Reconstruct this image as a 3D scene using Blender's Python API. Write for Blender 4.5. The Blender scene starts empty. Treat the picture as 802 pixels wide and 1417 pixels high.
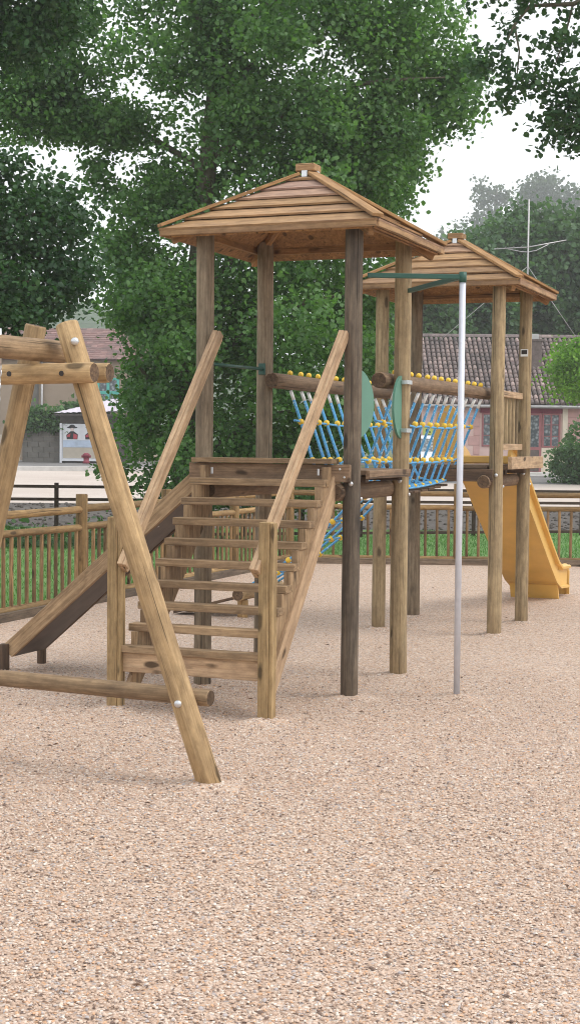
import bpy, math, random
import numpy as np
from mathutils import Vector, Matrix
random.seed(7); RNG = np.random.default_rng(11)
S = bpy.context.scene
COL = S.collection
D2R = math.radians

# ------------------------------------------------------------------ helpers
class MB:
    """collects shapes for ONE mesh; every vertex keeps wood-grain coordinates (gc) and a per-piece value (bv)"""
    def __init__(s, o=(0, 0, 0)):
        s.o = Vector(o); s.v = []; s.f = []; s.gc = []; s.bv = []; s.mi = []; s.sm = []
    def add(s, vs, fs, gc=None, bv=None, mi=0, smooth=False):
        b = len(s.v)
        s.v += [Vector(p) - s.o for p in vs]
        s.gc += [tuple(g) for g in (gc if gc is not None else vs)]
        if bv is None: bv = random.random()
        s.bv += [bv] * len(vs)
        mis = mi if isinstance(mi, list) else [mi] * len(fs)
        sms = smooth if isinstance(smooth, list) else [smooth] * len(fs)
        for f, m, q in zip(fs, mis, sms):
            s.f.append([b + i for i in f]); s.mi.append(m); s.sm.append(q)
    def build(s, name, mats, parent=None, label=None):
        me = bpy.data.meshes.new(name)
        me.from_pydata([tuple(p) for p in s.v], [], s.f)
        a = me.attributes.new('gc', 'FLOAT_VECTOR', 'POINT'); a.data.foreach_set('vector', np.array(s.gc, dtype=np.float32).ravel())
        b = me.attributes.new('bv', 'FLOAT', 'POINT'); b.data.foreach_set('value', np.array(s.bv, dtype=np.float32))
        me.polygons.foreach_set('material_index', s.mi); me.polygons.foreach_set('use_smooth', s.sm)
        for m in (mats if isinstance(mats, (list, tuple)) else [mats]): me.materials.append(m)
        me.update()
        o = bpy.data.objects.new(name, me); COL.objects.link(o)
        if parent is not None: o.parent = parent
        else: o.location = s.o
        if label: o['label'] = label
        return o

def off(): return Vector((random.uniform(-40, 40), random.uniform(-40, 40), random.uniform(-40, 40)))

def frame(d, hint=(0, 0, 1)):
    d = Vector(d).normalized(); h = Vector(hint)
    if abs(d.dot(h)) > .98: h = Vector((0, 1, 0))
    x = h.cross(d).normalized(); y = d.cross(x)
    return x, y, d

def log(mb, p0, p1, r0, r1=None, seg=18, wob=.035, groove=None, cap=1, rings=None):
    """a turned round log: slight taper and wobble, chamfered ends, drying groove"""
    p0, p1 = Vector(p0), Vector(p1); r1 = r1 or r0
    x, y, d = frame(p1 - p0); L = (p1 - p0).length
    n = rings or max(3, int(L / .3) + 2)
    ts = [0, min(.008, L * .1)] + [L * i / n for i in range(1, n)] + [L - min(.008, L * .1), L]
    o = off(); ph = random.uniform(0, 6.3); vs = []; gc = []
    k1, k2 = random.uniform(0, 6), random.uniform(0, 6)
    for j, t in enumerate(ts):
        r = r0 + (r1 - r0) * t / L
        if j in (0, len(ts) - 1): r *= .9
        bx = r0 * wob * math.sin(t * 2.1 + k1); by = r0 * wob * math.cos(t * 1.7 + k2)
        for i in range(seg):
            a = 2 * math.pi * i / seg
            rr = r * (1 + wob * .5 * math.sin(2 * a + k1 + t) + wob * .35 * math.sin(3 * a + t * 3 + k2))
            if groove is not None and i == groove % seg: rr *= .9
            lx, ly = rr * math.cos(a), rr * math.sin(a)
            vs.append(p0 + x * (lx + bx) + y * (ly + by) + d * t); gc.append(Vector((lx, ly, t)) + o)
    fs = []; mi = []; sm = []
    for j in range(len(ts) - 1):
        for i in range(seg):
            k = (i + 1) % seg
            fs.append([j * seg + i, j * seg + k, (j + 1) * seg + k, (j + 1) * seg + i])
            mi.append(0); sm.append(True)
    fs.append(list(range(seg))[::-1]); fs.append([(len(ts) - 1) * seg + i for i in range(seg)]); mi += [cap, cap]; sm += [False, False]
    mb.add(vs, fs, gc, None, mi, sm)

def board(mb, c, ax, ay, az, L, W, T, ch=.003, bv=None):
    """chamfered board: ax along its length L, ay width W, az thickness T (c = centre)"""
    c, ax, ay, az = Vector(c), Vector(ax).normalized(), Vector(ay).normalized(), Vector(az).normalized()
    h = [L / 2, W / 2, T / 2]; ch = min(ch, min(h) * .45); o = off()
    vs = []; gc = []; idx = {}
    for sx in (-1, 1):
        for sy in (-1, 1):
            for sz in (-1, 1):
                for k in range(3):
                    q = [sx * h[0], sy * h[1], sz * h[2]]
                    for m in range(3):
                        if m != k: q[m] -= math.copysign(ch, q[m])
                    idx[(sx, sy, sz, k)] = len(vs)
                    vs.append(c + ax * q[0] + ay * q[1] + az * q[2]); gc.append(Vector((q[1], q[2], q[0])) + o)
    fs = []
    def quad(l, flip):
        fs.append(l[::-1] if flip else l)
    for k in range(3):
        a, b = [(1, 2), (2, 0), (0, 1)][k]
        for s_ in (-1, 1):
            l = []
            for (u, w) in ((-1, -1), (1, -1), (1, 1), (-1, 1)):
                q = [0, 0, 0]; q[k] = s_; q[a] = u; q[b] = w; l.append(idx[(*q, k)])
            quad(l, s_ < 0)
    for k in range(3):
        a, b = [(1, 2), (2, 0), (0, 1)][k]
        for u in (-1, 1):
            for w in (-1, 1):
                def g(t, n):
                    q = [0, 0, 0]; q[k] = t; q[a] = u; q[b] = w; return idx[(*q, n)]
                quad([g(-1, a), g(1, a), g(1, b), g(-1, b)], u * w > 0)
    for sx in (-1, 1):
        for sy in (-1, 1):
            for sz in (-1, 1):
                quad([idx[(sx, sy, sz, 0)], idx[(sx, sy, sz, 1)], idx[(sx, sy, sz, 2)]], sx * sy * sz < 0)
    mb.add(vs, fs, gc, bv)

def box(mb, x0, x1, y0, y1, z0, z1, ch=.003, along='auto', bv=None):
    d = [x1 - x0, y1 - y0, z1 - z0]; c = ((x0 + x1) / 2, (y0 + y1) / 2, (z0 + z1) / 2)
    k = d.index(max(d)) if along == 'auto' else 'xyz'.index(along)
    A = [Vector((1, 0, 0)), Vector((0, 1, 0)), Vector((0, 0, 1))]
    a, b = [(1, 2), (2, 0), (0, 1)][k]
    board(mb, c, A[k], A[a], A[b], d[k], d[a], d[b], ch, bv)

def beam_board(mb, p0, p1, W, T, hint=(0, 0, 1), ch=.003):
    """board from p0 to p1; hint = direction its width roughly follows"""
    p0, p1 = Vector(p0), Vector(p1); d = (p1 - p0).normalized(); h = Vector(hint)
    w = (h - d * h.dot(d)).normalized(); t = d.cross(w)
    board(mb, (p0 + p1) / 2, d, w, t, (p1 - p0).length, W, T, ch)

def tube(mb, pts, r, seg=8, closed=False, mi=0, bv=None):
    pts = [Vector(p) for p in pts]; vs = []; gc = []; t = 0; n = len(pts)
    rs = r if isinstance(r, (list, tuple)) else [r] * n
    x = None
    for j in range(n):
        d = (pts[min(j + 1, n - 1)] - pts[max(j - 1, 0)]).normalized()
        if x is None: x, y, _ = frame(d)
        else:
            x = (x - d * x.dot(d)).normalized(); y = d.cross(x)
        if j: t += (pts[j] - pts[j - 1]).length
        for i in range(seg):
            a = 2 * math.pi * i / seg
            vs.append(pts[j] + x * (rs[j] * math.cos(a)) + y * (rs[j] * math.sin(a))); gc.append((rs[j] * math.cos(a), rs[j] * math.sin(a), t))
    fs = [[j * seg + i, j * seg + (i + 1) % seg, (j + 1) * seg + (i + 1) % seg, (j + 1) * seg + i] for j in range(n - 1) for i in range(seg)]
    sm = [True] * len(fs)
    fs += [list(range(seg))[::-1], [(n - 1) * seg + i for i in range(seg)]]; sm += [False, False]
    mb.add(vs, fs, gc, bv, mi, sm)

def ball(mb, c, r, sc=(1, 1, 1), nu=10, nv=7, ax=None):
    c = Vector(c); x, y, z = frame(ax) if ax else (Vector((1, 0, 0)), Vector((0, 1, 0)), Vector((0, 0, 1)))
    vs = [c - z * r * sc[2]]
    for j in range(1, nv):
        t = -math.pi / 2 + math.pi * j / nv
        for i in range(nu):
            a = 2 * math.pi * i / nu
            vs.append(c + x * (r * sc[0] * math.cos(t) * math.cos(a)) + y * (r * sc[1] * math.cos(t) * math.sin(a)) + z * (r * sc[2] * math.sin(t)))
    vs.append(c + z * r * sc[2]); fs = []
    for i in range(nu):
        k = (i + 1) % nu
        fs.append([0, 1 + k, 1 + i])
        for j in range(nv - 2): fs.append([1 + j * nu + i, 1 + j * nu + k, 1 + (j + 1) * nu + k, 1 + (j + 1) * nu + i])
        fs.append([len(vs) - 1, 1 + (nv - 2) * nu + i, 1 + (nv - 2) * nu + k])
    mb.add(vs, fs, None, None, 0, True)

def prism(mb, pts, ex, bv=None, mi=0):
    """flat outline (list of 3D points) pushed along the vector ex"""
    pts = [Vector(p) for p in pts]; ex = Vector(ex); n = len(pts)
    nrm = Vector((0, 0, 0))
    for i in range(n): nrm += pts[i].cross(pts[(i + 1) % n])
    vs = pts + [p + ex for p in pts]
    up = nrm.dot(ex) > 0
    fs = [list(range(n)), [n + i for i in range(n)][::-1]] + [[i, n + i, n + (i + 1) % n, (i + 1) % n] for i in range(n)]
    if up: fs = [f[::-1] for f in fs]
    o = off(); mb.add(vs, fs, [p + o for p in vs], bv, mi)

def thing(name, label, cat, loc=(0, 0, 0), rotz=0, group=None, kind=None):
    o = bpy.data.objects.new(name, None); COL.objects.link(o); o.empty_display_size = .2
    o.location = loc; o.rotation_euler = (0, 0, rotz)
    return tag(o, label, cat, group, kind)
def tag(o, label=None, cat=None, group=None, kind=None):
    if label: o['label'] = label
    if cat: o['category'] = cat
    if group: o['group'] = group
    if kind: o['kind'] = kind
    return o
def P(root): return MB(root.location)        # a part of an unrotated thing, shaped in world coordinates

# ------------------------------------------------------------------ materials
def mat(name):
    m = bpy.data.materials.new(name); m.use_nodes = True
    nt = m.node_tree; nt.nodes.clear()
    out = nt.nodes.new('ShaderNodeOutputMaterial'); bs = nt.nodes.new('ShaderNodeBsdfPrincipled')
    nt.links.new(bs.outputs[0], out.inputs[0])
    return m, nt, bs, out
class N:
    def __init__(s, nt): s.nt = nt
    def __call__(s, kind, ins=None, **kw):
        n = s.nt.nodes.new('ShaderNode' + kind)
        for k, v in kw.items(): setattr(n, k, v)
        for k, v in (ins or {}).items():
            i = n.inputs[k]
            if isinstance(v, bpy.types.NodeSocket): s.nt.links.new(v, i)
            else: i.default_value = v
        return n
    def ramp(s, fac, stops, interp='LINEAR'):
        n = s.nt.nodes.new('ShaderNodeValToRGB'); n.color_ramp.interpolation = interp
        s.nt.links.new(fac, n.inputs[0]); e = n.color_ramp.elements
        while len(e) < len(stops): e.new(.5)
        for q, (p, c) in zip(e, stops): q.position = p; q.color = (*c, 1) if len(c) == 3 else c
        return n.outputs[0]
    def mix(s, f, a, b, mode='MIX'):
        n = s.nt.nodes.new('ShaderNodeMix'); n.data_type = 'RGBA'; n.blend_type = mode
        for i, v in ((0, f), (6, a), (7, b)):
            if isinstance(v, bpy.types.NodeSocket): s.nt.links.new(v, n.inputs[i])
            else: n.inputs[i].default_value = v if i == 0 else ((*v, 1) if len(v) == 3 else v)
        return n.outputs[2]
    def math(s, op, a, b=0.0, clamp=False):
        n = s.nt.nodes.new('ShaderNodeMath'); n.operation = op; n.use_clamp = clamp
        for i, v in ((0, a), (1, b)):
            if isinstance(v, bpy.types.NodeSocket): s.nt.links.new(v, n.inputs[i])
            else: n.inputs[i].default_value = v
        return n.outputs[0]
    def vscale(s, v, sc):
        n = s.nt.nodes.new('ShaderNodeVectorMath'); n.operation = 'MULTIPLY'
        s.nt.links.new(v, n.inputs[0]); n.inputs[1].default_value = sc
        return n.outputs[0]
    def noise(s, v, sc=1, det=3, rough=.55, dist=0):
        n = s.nt.nodes.new('ShaderNodeTexNoise'); s.nt.links.new(v, n.inputs['Vector'])
        n.inputs['Scale'].default_value = sc; n.inputs['Detail'].default_value = det; n.inputs['Roughness'].default_value = rough; n.inputs['Distortion'].default_value = dist
        return n.outputs[0]
    def bump(s, h, strength=.3, dist=.01):
        n = s.nt.nodes.new('ShaderNodeBump'); s.nt.links.new(h, n.inputs['Height'])
        n.inputs['Strength'].default_value = strength; n.inputs['Distance'].default_value = dist
        return n.outputs[0]
    def attr(s, name, out):
        n = s.nt.nodes.new('ShaderNodeAttribute'); n.attribute_name = name; return n.outputs[out]

def wood(name, light, dark, worn=(.1, .075, .055), worn_amt=.35, var=.5, tint=None, knots=1.0, rough=.72):
    m, nt, bs, out = mat(name); n = N(nt)
    gc = n.attr('gc', 'Vector'); bv = n.attr('bv', 'Fac')
    grain = n.noise(n.vscale(gc, (55, 55, 2.2)), 1, 5, .65, .6)
    col = n.mix(n.ramp(grain, [(.33, (0, 0, 0)), (.66, (1, 1, 1))]), dark, light)
    rings = n.noise(n.vscale(gc, (16, 16, .7)), 1, 2, .5, .9)
    col = n.mix(n.math('MULTIPLY', n.ramp(rings, [(.48, (0, 0, 0)), (.5, (1, 1, 1)), (.56, (0, 0, 0))]), .35), col, tuple(.6 * c for c in dark))
    if tint:
        col = n.mix(n.ramp(bv, [(.0, (0, 0, 0)), (.55, (0, 0, 0)), (1, (.75, .75, .75))]), col, tint)
    br = n.math('ADD', n.math('MULTIPLY', bv, var), 1 - var * .5)
    col = n.mix(1.0, col, n('CombineColor', {0: br, 1: br, 2: br}).outputs[0], 'MULTIPLY')
    bl = n.noise(n.vscale(gc, (7, 7, 1.1)), 1, 4, .6, .3)
    col = n.mix(n.math('MULTIPLY', n.ramp(bl, [(.46, (0, 0, 0)), (.7, (1, 1, 1))]), worn_amt), col, worn)
    vor = n('TexVoronoi', {'Vector': n.vscale(n.mix(.03, gc, n('TexNoise', {'Vector': gc, 'Scale': 9.0}).outputs['Color'], 'ADD'), (9, 9, 3.4)), 'Scale': 1.0}, feature='F1')
    kn = n.ramp(vor.outputs['Distance'], [(.14, (1, 1, 1)), (.22, (0, 0, 0))])
    kp = n.ramp(n('SeparateColor', {0: vor.outputs['Color']}).outputs[0], [(.5, (0, 0, 0)), (.52, (1, 1, 1))])
    kn = n.math('MULTIPLY', kn, kp)
    col = n.mix(n.math('MULTIPLY', kn, .85 * knots), col, tuple(.28 * c for c in dark))
    mot = n.noise(n.vscale(gc, (22, 22, 9)), 1, 5, .7)
    col = n.mix(1, col, n.ramp(mot, [(.3, (.66, .64, .62)), (.62, (1.08, 1.06, 1.03))]), 'MULTIPLY')
    crack = n.noise(n.vscale(gc, (55, 55, .75)), 1, 2, .5)
    ck = n.ramp(crack, [(.655, (0, 0, 0)), (.70, (1, 1, 1))])
    col = n.mix(n.math('MULTIPLY', ck, .75), col, tuple(.2 * c for c in dark))
    nt.links.new(col, bs.inputs['Base Color']); bs.inputs['Roughness'].default_value = rough
    bs.inputs['Specular IOR Level'].default_value = .25
    h = n.math('SUBTRACT', n.math('ADD', n.math('MULTIPLY', grain, .5), n.math('MULTIPLY', bl, .4)), n.math('MULTIPLY', ck, 1.2))
    nt.links.new(n.bump(h, .5, .004), bs.inputs['Normal'])
    return m
def plain(name, col, rough=.5, metal=0, vary=.12, scale=6, bump=0, spec=.4):
    m, nt, bs, out = mat(name); n = N(nt)
    tc = n('TexCoord').outputs['Object']
    nz = n.noise(tc, scale, 5, .6)
    c = n.mix(n.ramp(nz, [(.3, (0, 0, 0)), (.7, (1, 1, 1))]), tuple(x * (1 - vary) for x in col), tuple(min(1, x * (1 + vary)) for x in col))
    nt.links.new(c, bs.inputs['Base Color']); bs.inputs['Roughness'].default_value = rough; bs.inputs['Metallic'].default_value = metal
    bs.inputs['Specular IOR Level'].default_value = spec
    if bump:
        nt.links.new(n.bump(n.noise(tc, scale * 6, 4, .6), bump, .01), bs.inputs['Normal'])
    return m
def leaf_mat(name, dark, light, young, trans=.3):
    m, nt, bs, out = mat(name); n = N(nt)
    bv = n.attr('bv', 'Fac'); gc = n.attr('gc', 'Vector')
    c = n.ramp(bv, [(0, dark), (.62, light), (.93, light), (1, young)])
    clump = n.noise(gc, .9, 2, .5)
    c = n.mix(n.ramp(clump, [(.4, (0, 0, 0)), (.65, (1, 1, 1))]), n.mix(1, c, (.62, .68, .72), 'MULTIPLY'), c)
    nt.links.new(c, bs.inputs['Base Color']); bs.inputs['Roughness'].default_value = .5; bs.inputs['Specular IOR Level'].default_value = .35
    tr = n('BsdfTranslucent', {'Color': n.mix(1, c, (1.3, 1.6, .6), 'MULTIPLY')})
    mx = n('MixShader', {0: trans, 1: bs.outputs[0], 2: tr.outputs[0]})
    nt.links.new(mx.outputs[0], out.inputs[0])
    return m
M = {}
M['end'] = wood('log_end_grain', (.17, .11, .065), (.075, .045, .028), worn_amt=.5, knots=0)
M['post'] = wood('round_post_wood', (.43, .33, .195), (.265, .195, .11), (.17, .135, .095), .5)
M['post_grey'] = wood('greyed_post_wood', (.34, .272, .19), (.185, .143, .098), (.09, .072, .055), .75)
M['post_dark'] = wood('dark_weathered_post_wood', (.19, .15, .11), (.08, .064, .05), (.04, .034, .03), .85)
M['honey'] = wood('honey_log_wood', (.50, .355, .195), (.33, .22, .11), (.2, .135, .08), .45, .25)
M['board'] = wood('stair_board_wood', (.42, .295, .175), (.235, .155, .088), (.13, .09, .065), .5, .4)
M['pale'] = wood('pale_planed_wood', (.54, .39, .25), (.38, .25, .15), (.27, .18, .12), .4, .15, knots=1.2)
M['newel'] = wood('stair_post_wood', (.45, .32, .165), (.29, .195, .095), (.18, .135, .07), .4, .15)
M['roofw'] = wood('roof_board_wood', (.48, .305, .16), (.31, .185, .09), (.22, .14, .10), .5, .6, tint=(.27, .19, .185), knots=.5)
M['hip'] = wood('hip_board_wood', (.46, .275, .125), (.30, .17, .075), (.2, .12, .07), .4, .2, knots=.8)
M['soffit'] = wood('roof_underside_wood', (.42, .235, .10), (.25, .13, .055), (.17, .10, .055), .5, .3)
M['darkdeck'] = wood('dark_deck_wood', (.17, .11, .07), (.08, .052, .035), (.045, .035, .03), .7)  # plain darker wood for joists, bridge floor and ramp boards
M['deck'] = wood('deck_plank_wood', (.30, .205, .13), (.17, .11, .07), (.09, .07, .055), .6)
M['fence'] = wood('fence_log_wood', (.40, .265, .12), (.225, .138, .06), (.13, .085, .05), .5, .5)
M['picket'] = wood('fence_picket_wood', (.37, .235, .115), (.2, .12, .06), (.11, .075, .05), .5, .7)
M['brown'] = wood('dark_brown_fence_wood', (.085, .052, .038), (.045, .028, .021), (.04, .03, .025), .5, .3)
M['edging'] = wood('grey_edging_wood', (.25, .19, .135), (.13, .095, .07), (.08, .065, .055), .6)
M['steel'] = plain('galvanised_bolt_steel', (.62, .63, .64), .35, .9, .1, 30)
M['plug'] = plain('dark_plug_plastic', (.035, .028, .025), .6)
M['bed'] = plain('dark_slide_bed_board', (.085, .062, .052), .5, 0, .3, 8)
M['greenmetal'] = plain('dark_green_painted_metal', (.022, .085, .062), .4, 0, .12, 12)
M['greenboard'] = plain('sage_green_board', (.095, .235, .17), .5, 0, .06, 8)
M['whitemetal'] = plain('pale_grey_painted_pole', (.60, .62, .68), .32, .25, .07, 9)
M['yellow'] = plain('yellow_slide_plastic', (.70, .425, .11), .42, 0, .13, 2.2, .05)
M['bead'] = plain('yellow_bead_plastic', (.80, .52, .05), .35, 0, .1, 20)
M['white'] = plain('white_sleeve_plastic', (.78, .78, .76), .4)
M['chain'] = plain('chain_steel', (.5, .5, .52), .35, .9)
M['rubber'] = plain('black_rubber', (.02, .02, .02), .7)

def rope_mat():
    m, nt, bs, out = mat('blue_braided_rope'); n = N(nt)
    gc = n.attr('gc', 'Vector')
    nz = n.noise(n.vscale(gc, (140, 140, 45)), 1, 2, .5)
    c = n.mix(n.ramp(nz, [(.60, (0, 0, 0)), (.66, (1, 1, 1))]), (.09, .37, .66), (.58, .77, .88))
    c = n.mix(n.ramp(n.noise(gc, 7, 2), [(.4, (0, 0, 0)), (.7, (.5, .5, .5))]), c, (.06, .2, .46))
    nt.links.new(c, bs.inputs['Base Color']); bs.inputs['Roughness'].default_value = .7
    nt.links.new(n.bump(nz, .5, .003), bs.inputs['Normal'])
    return m
M['rope'] = rope_mat()

def gravel_mat():
    m, nt, bs, out = mat('pinkish_pea_gravel'); n = N(nt)
    tc = n('TexCoord').outputs['Object']
    wp = n.mix(.012, tc, n('TexNoise', {'Vector': tc, 'Scale': 60.0}).outputs['Color'], 'ADD')
    v = n('TexVoronoi', {'Vector': wp, 'Scale': 84.0, 'Randomness': 1.0}, feature='F1')
    v2 = n('TexVoronoi', {'Vector': wp, 'Scale': 150.0, 'Randomness': 1.0}, feature='F1')
    sep = n('SeparateColor', {0: v.outputs['Color']}); sep2 = n('SeparateColor', {0: v2.outputs['Color']})
    st = [(0, (.17, .113, .087)), (.05, (.36, .245, .18)), (.14, (.505, .36, .27)), (.32, (.57, .418, .318)), (.50, (.605, .458, .358)), (.64, (.645, .508, .412)), (.75, (.62, .38, .23)), (.81, (.75, .66, .57)), (.89, (.44, .39, .375)), (.95, (.67, .555, .468))]
    c1 = n.ramp(sep.outputs[0], st, 'CONSTANT'); c2 = n.ramp(sep2.outputs[1], st, 'CONSTANT')
    pick = n.ramp(sep.outputs[2], [(.66, (0, 0, 0)), (.68, (1, 1, 1))])
    c = n.mix(pick, c1, c2)
    d = n.mix(pick, v.outputs['Distance'], v2.outputs['Distance'])
    gap = n.ramp(d, [(.45, (0, 0, 0)), (.8, (1, 1, 1))])
    c = n.mix(n.math('MULTIPLY', gap, .3), c, (.30, .205, .14))
    big = n.noise(tc, .9, 5, .6)
    c = n.mix(n.ramp(big, [(.35, (.0, .0, .0)), (.75, (.5, .5, .5))]), c, n.mix(1, c, (.86, .83, .80), 'MULTIPLY'))
    nt.links.new(c, bs.inputs['Base Color']); bs.inputs['Roughness'].default_value = .75; bs.inputs['Specular IOR Level'].default_value = .3
    h = n.math('SUBTRACT', n.math('MULTIPLY', n.noise(tc, 2.2, 4), 2.5), n.math('MULTIPLY', d, 1.2))
    nt.links.new(n.bump(h, .6, .010), bs.inputs['Normal'])
    return m
M['gravel'] = gravel_mat()
def pebble_mat():
    m, nt, bs, out = mat('loose_pebbles'); n = N(nt)
    nt.links.new(n.ramp(n.attr('bv', 'Fac'), [(0, (.17, .113, .087)), (.05, (.36, .245, .18)), (.14, (.505, .36, .27)), (.32, (.57, .418, .318)), (.50, (.605, .458, .358)), (.64, (.645, .508, .412)), (.75, (.62, .38, .23)), (.81, (.75, .66, .57)), (.89, (.44, .39, .375)), (.95, (.67, .555, .468))], 'CONSTANT'), bs.inputs['Base Color']); bs.inputs['Roughness'].default_value = .6; bs.inputs['Specular IOR Level'].default_value = .35
    return m
M['pebble'] = pebble_mat()
def ground_mat(name, c0, c1, c2, s1=1.2, s2=40, bump=.4):
    m, nt, bs, out = mat(name); n = N(nt)
    tc = n('TexCoord').outputs['Object']
    a = n.noise(tc, s1, 6, .65); b = n.noise(tc, s2, 4, .7)
    c = n.mix(n.ramp(a, [(.35, (0, 0, 0)), (.65, (1, 1, 1))]), c0, c1)
    c = n.mix(n.ramp(b, [(.5, (0, 0, 0)), (.72, (1, 1, 1))]), c, c2)
    nt.links.new(c, bs.inputs['Base Color']); bs.inputs['Roughness'].default_value = .9; bs.inputs['Specular IOR Level'].default_value = .2
    nt.links.new(n.bump(b, bump, .03), bs.inputs['Normal'])
    return m
M['lawn'] = ground_mat('lawn_turf', (.10, .21, .06), (.16, .285, .09), (.13, .17, .065))
M['earth'] = ground_mat('rough_grass_earth', (.10, .13, .05), (.14, .15, .07), (.07, .09, .035))
M['bank'] = ground_mat('stony_bank', (.085, .074, .066), (.125, .11, .098), (.045, .04, .037), 2, 12, .8)
M['road'] = ground_mat('pale_sandy_road', (.46, .39, .34), (.54, .47, .42), (.40, .34, .30), .25, 25, .15)
M['asphalt'] = ground_mat('grey_asphalt_forecourt', (.17, .165, .16), (.23, .22, .215), (.12, .115, .11), .6, 30, .2)
M['kerb'] = plain('pale_kerb_stone', (.55, .53, .5), .8, 0, .15, 3)
M['hillmat'] = ground_mat('wooded_hillside', (.025, .055, .02), (.05, .085, .03), (.015, .03, .012), .12, .6, 1)
M['blade'] = leaf_mat('grass_blades', (.085, .20, .05), (.125, .28, .07), (.19, .35, .10), .3)
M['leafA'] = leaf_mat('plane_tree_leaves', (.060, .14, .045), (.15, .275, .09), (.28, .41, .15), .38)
M['leafB'] = leaf_mat('dark_tree_leaves', (.026, .070, .030), (.055, .125, .048), (.11, .19, .07), .3)  # shade on the left-hand tree is put into this dark leaf colour
M['leafC'] = leaf_mat('distant_dark_green_leaves', (.055, .12, .052), (.10, .19, .072), (.15, .25, .095), .32)
M['leafD'] = leaf_mat('far_haze_pale_leaves', (.06, .09, .06), (.09, .125, .075), (.12, .16, .09), .35)  # distance haze partly put into these greyed, paler leaf colours
M['leafL'] = leaf_mat('lime_green_leaves', (.09, .20, .015), (.20, .38, .03), (.32, .50, .06), .4)
M['leafW'] = leaf_mat('weed_leaves', (.06, .13, .045), (.11, .20, .08), (.22, .28, .17), .35)
M['bark'] = plain('tree_bark', (.12, .11, .075), .9, 0, .4, 7, .6)

# ------------------------------------------------------------------ place frame: the surroundings are square to the road, the play equipment is turned 22 degrees to it
SO = Vector((3.646, -9.551)); SX = Vector((.9274, .3741)); SY = Vector((-.3741, .9274)); SROT = math.atan2(.3741, .9274)
def site(X, Y, z=0): p = SO + SX * X + SY * Y; return Vector((p.x, p.y, z))
PROF = [(-60, 0), (28.6, 0), (33, .27), (42, .36), (50, .56), (58, .74), (90, .8), (600, .8)]
def gz(Y): return float(np.interp(Y, [a for a, _ in PROF], [b for _, b in PROF]))

def sheet(name, Xs, Ys, dz, m, label=None, thick=0):
    mb = MB(site(0, 0)); nx = len(Xs); vs = []
    for Y in Ys:
        for X in Xs: vs.append(site(X, Y, gz(Y) + dz))
    fs = [[j * nx + i, j * nx + i + 1, (j + 1) * nx + i + 1, (j + 1) * nx + i] for j in range(len(Ys) - 1) for i in range(nx - 1)]
    mb.add(vs, fs, None, .5, 0, True)
    return tag(mb.build(name, m), label, None, None, 'structure')
LX = [-400, -150, -60, -30, -12, 0, 12, 30, 60, 150, 400]
sheet('ground', LX, [-60, 0, 28.6, 33, 42, 50, 58, 90, 200, 600], -.03, M['earth'])
sheet('lawn', [-30, -12, 0, 12, 30], [11, 16, 22, 28.6], -.012, M['lawn'])
sheet('stony_bank', [-30, -12, 0, 12, 30], [28.6, 30, 32, 33], -.005, M['bank'])
sheet('road', [-60, -30, -12, 0, 12, 30, 60], [33, 37.5, 42, 46], -.002, M['road'])
sheet('forecourt', [2.5, 12, 30, 60], [46, 50, 52, 70], .0, M['asphalt'])
sheet('far_road', [-60, -30, -12, 2.5], [46, 50, 52], -.001, M['road'])
# gravel play surface, bounded by the two fence lines
FD = Vector((.353, .9356))                      # run of the left fence in site coordinates
FA = [Vector((-1.907, 14.9)) + FD * (1.98 * k) for k in range(-6, 4)]
FB = [FA[-1] + Vector((2.25 * k, -.06 * k)) for k in range(0, 5)]
mb = MB((0, 0, 0)); edge = [FA[0] + Vector((0, -30))] + [FA[0]] + [FA[-1]] + [FB[-1] + Vector((16, 0))] + [Vector((28, -30))]
edge = [Vector((-24, -22)), Vector((-24, 4)), FA[0], FA[-1], FB[-1], FB[-1] + Vector((14, 0)), Vector((24, -22))]
mb.add([site(p.x, p.y, 0) for p in edge], [[6, 5, 4, 3, 2, 1, 0][::1]], None, .5)
g = mb.build('gravel', M['gravel']); tag(g, None, None, None, 'structure')
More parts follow.
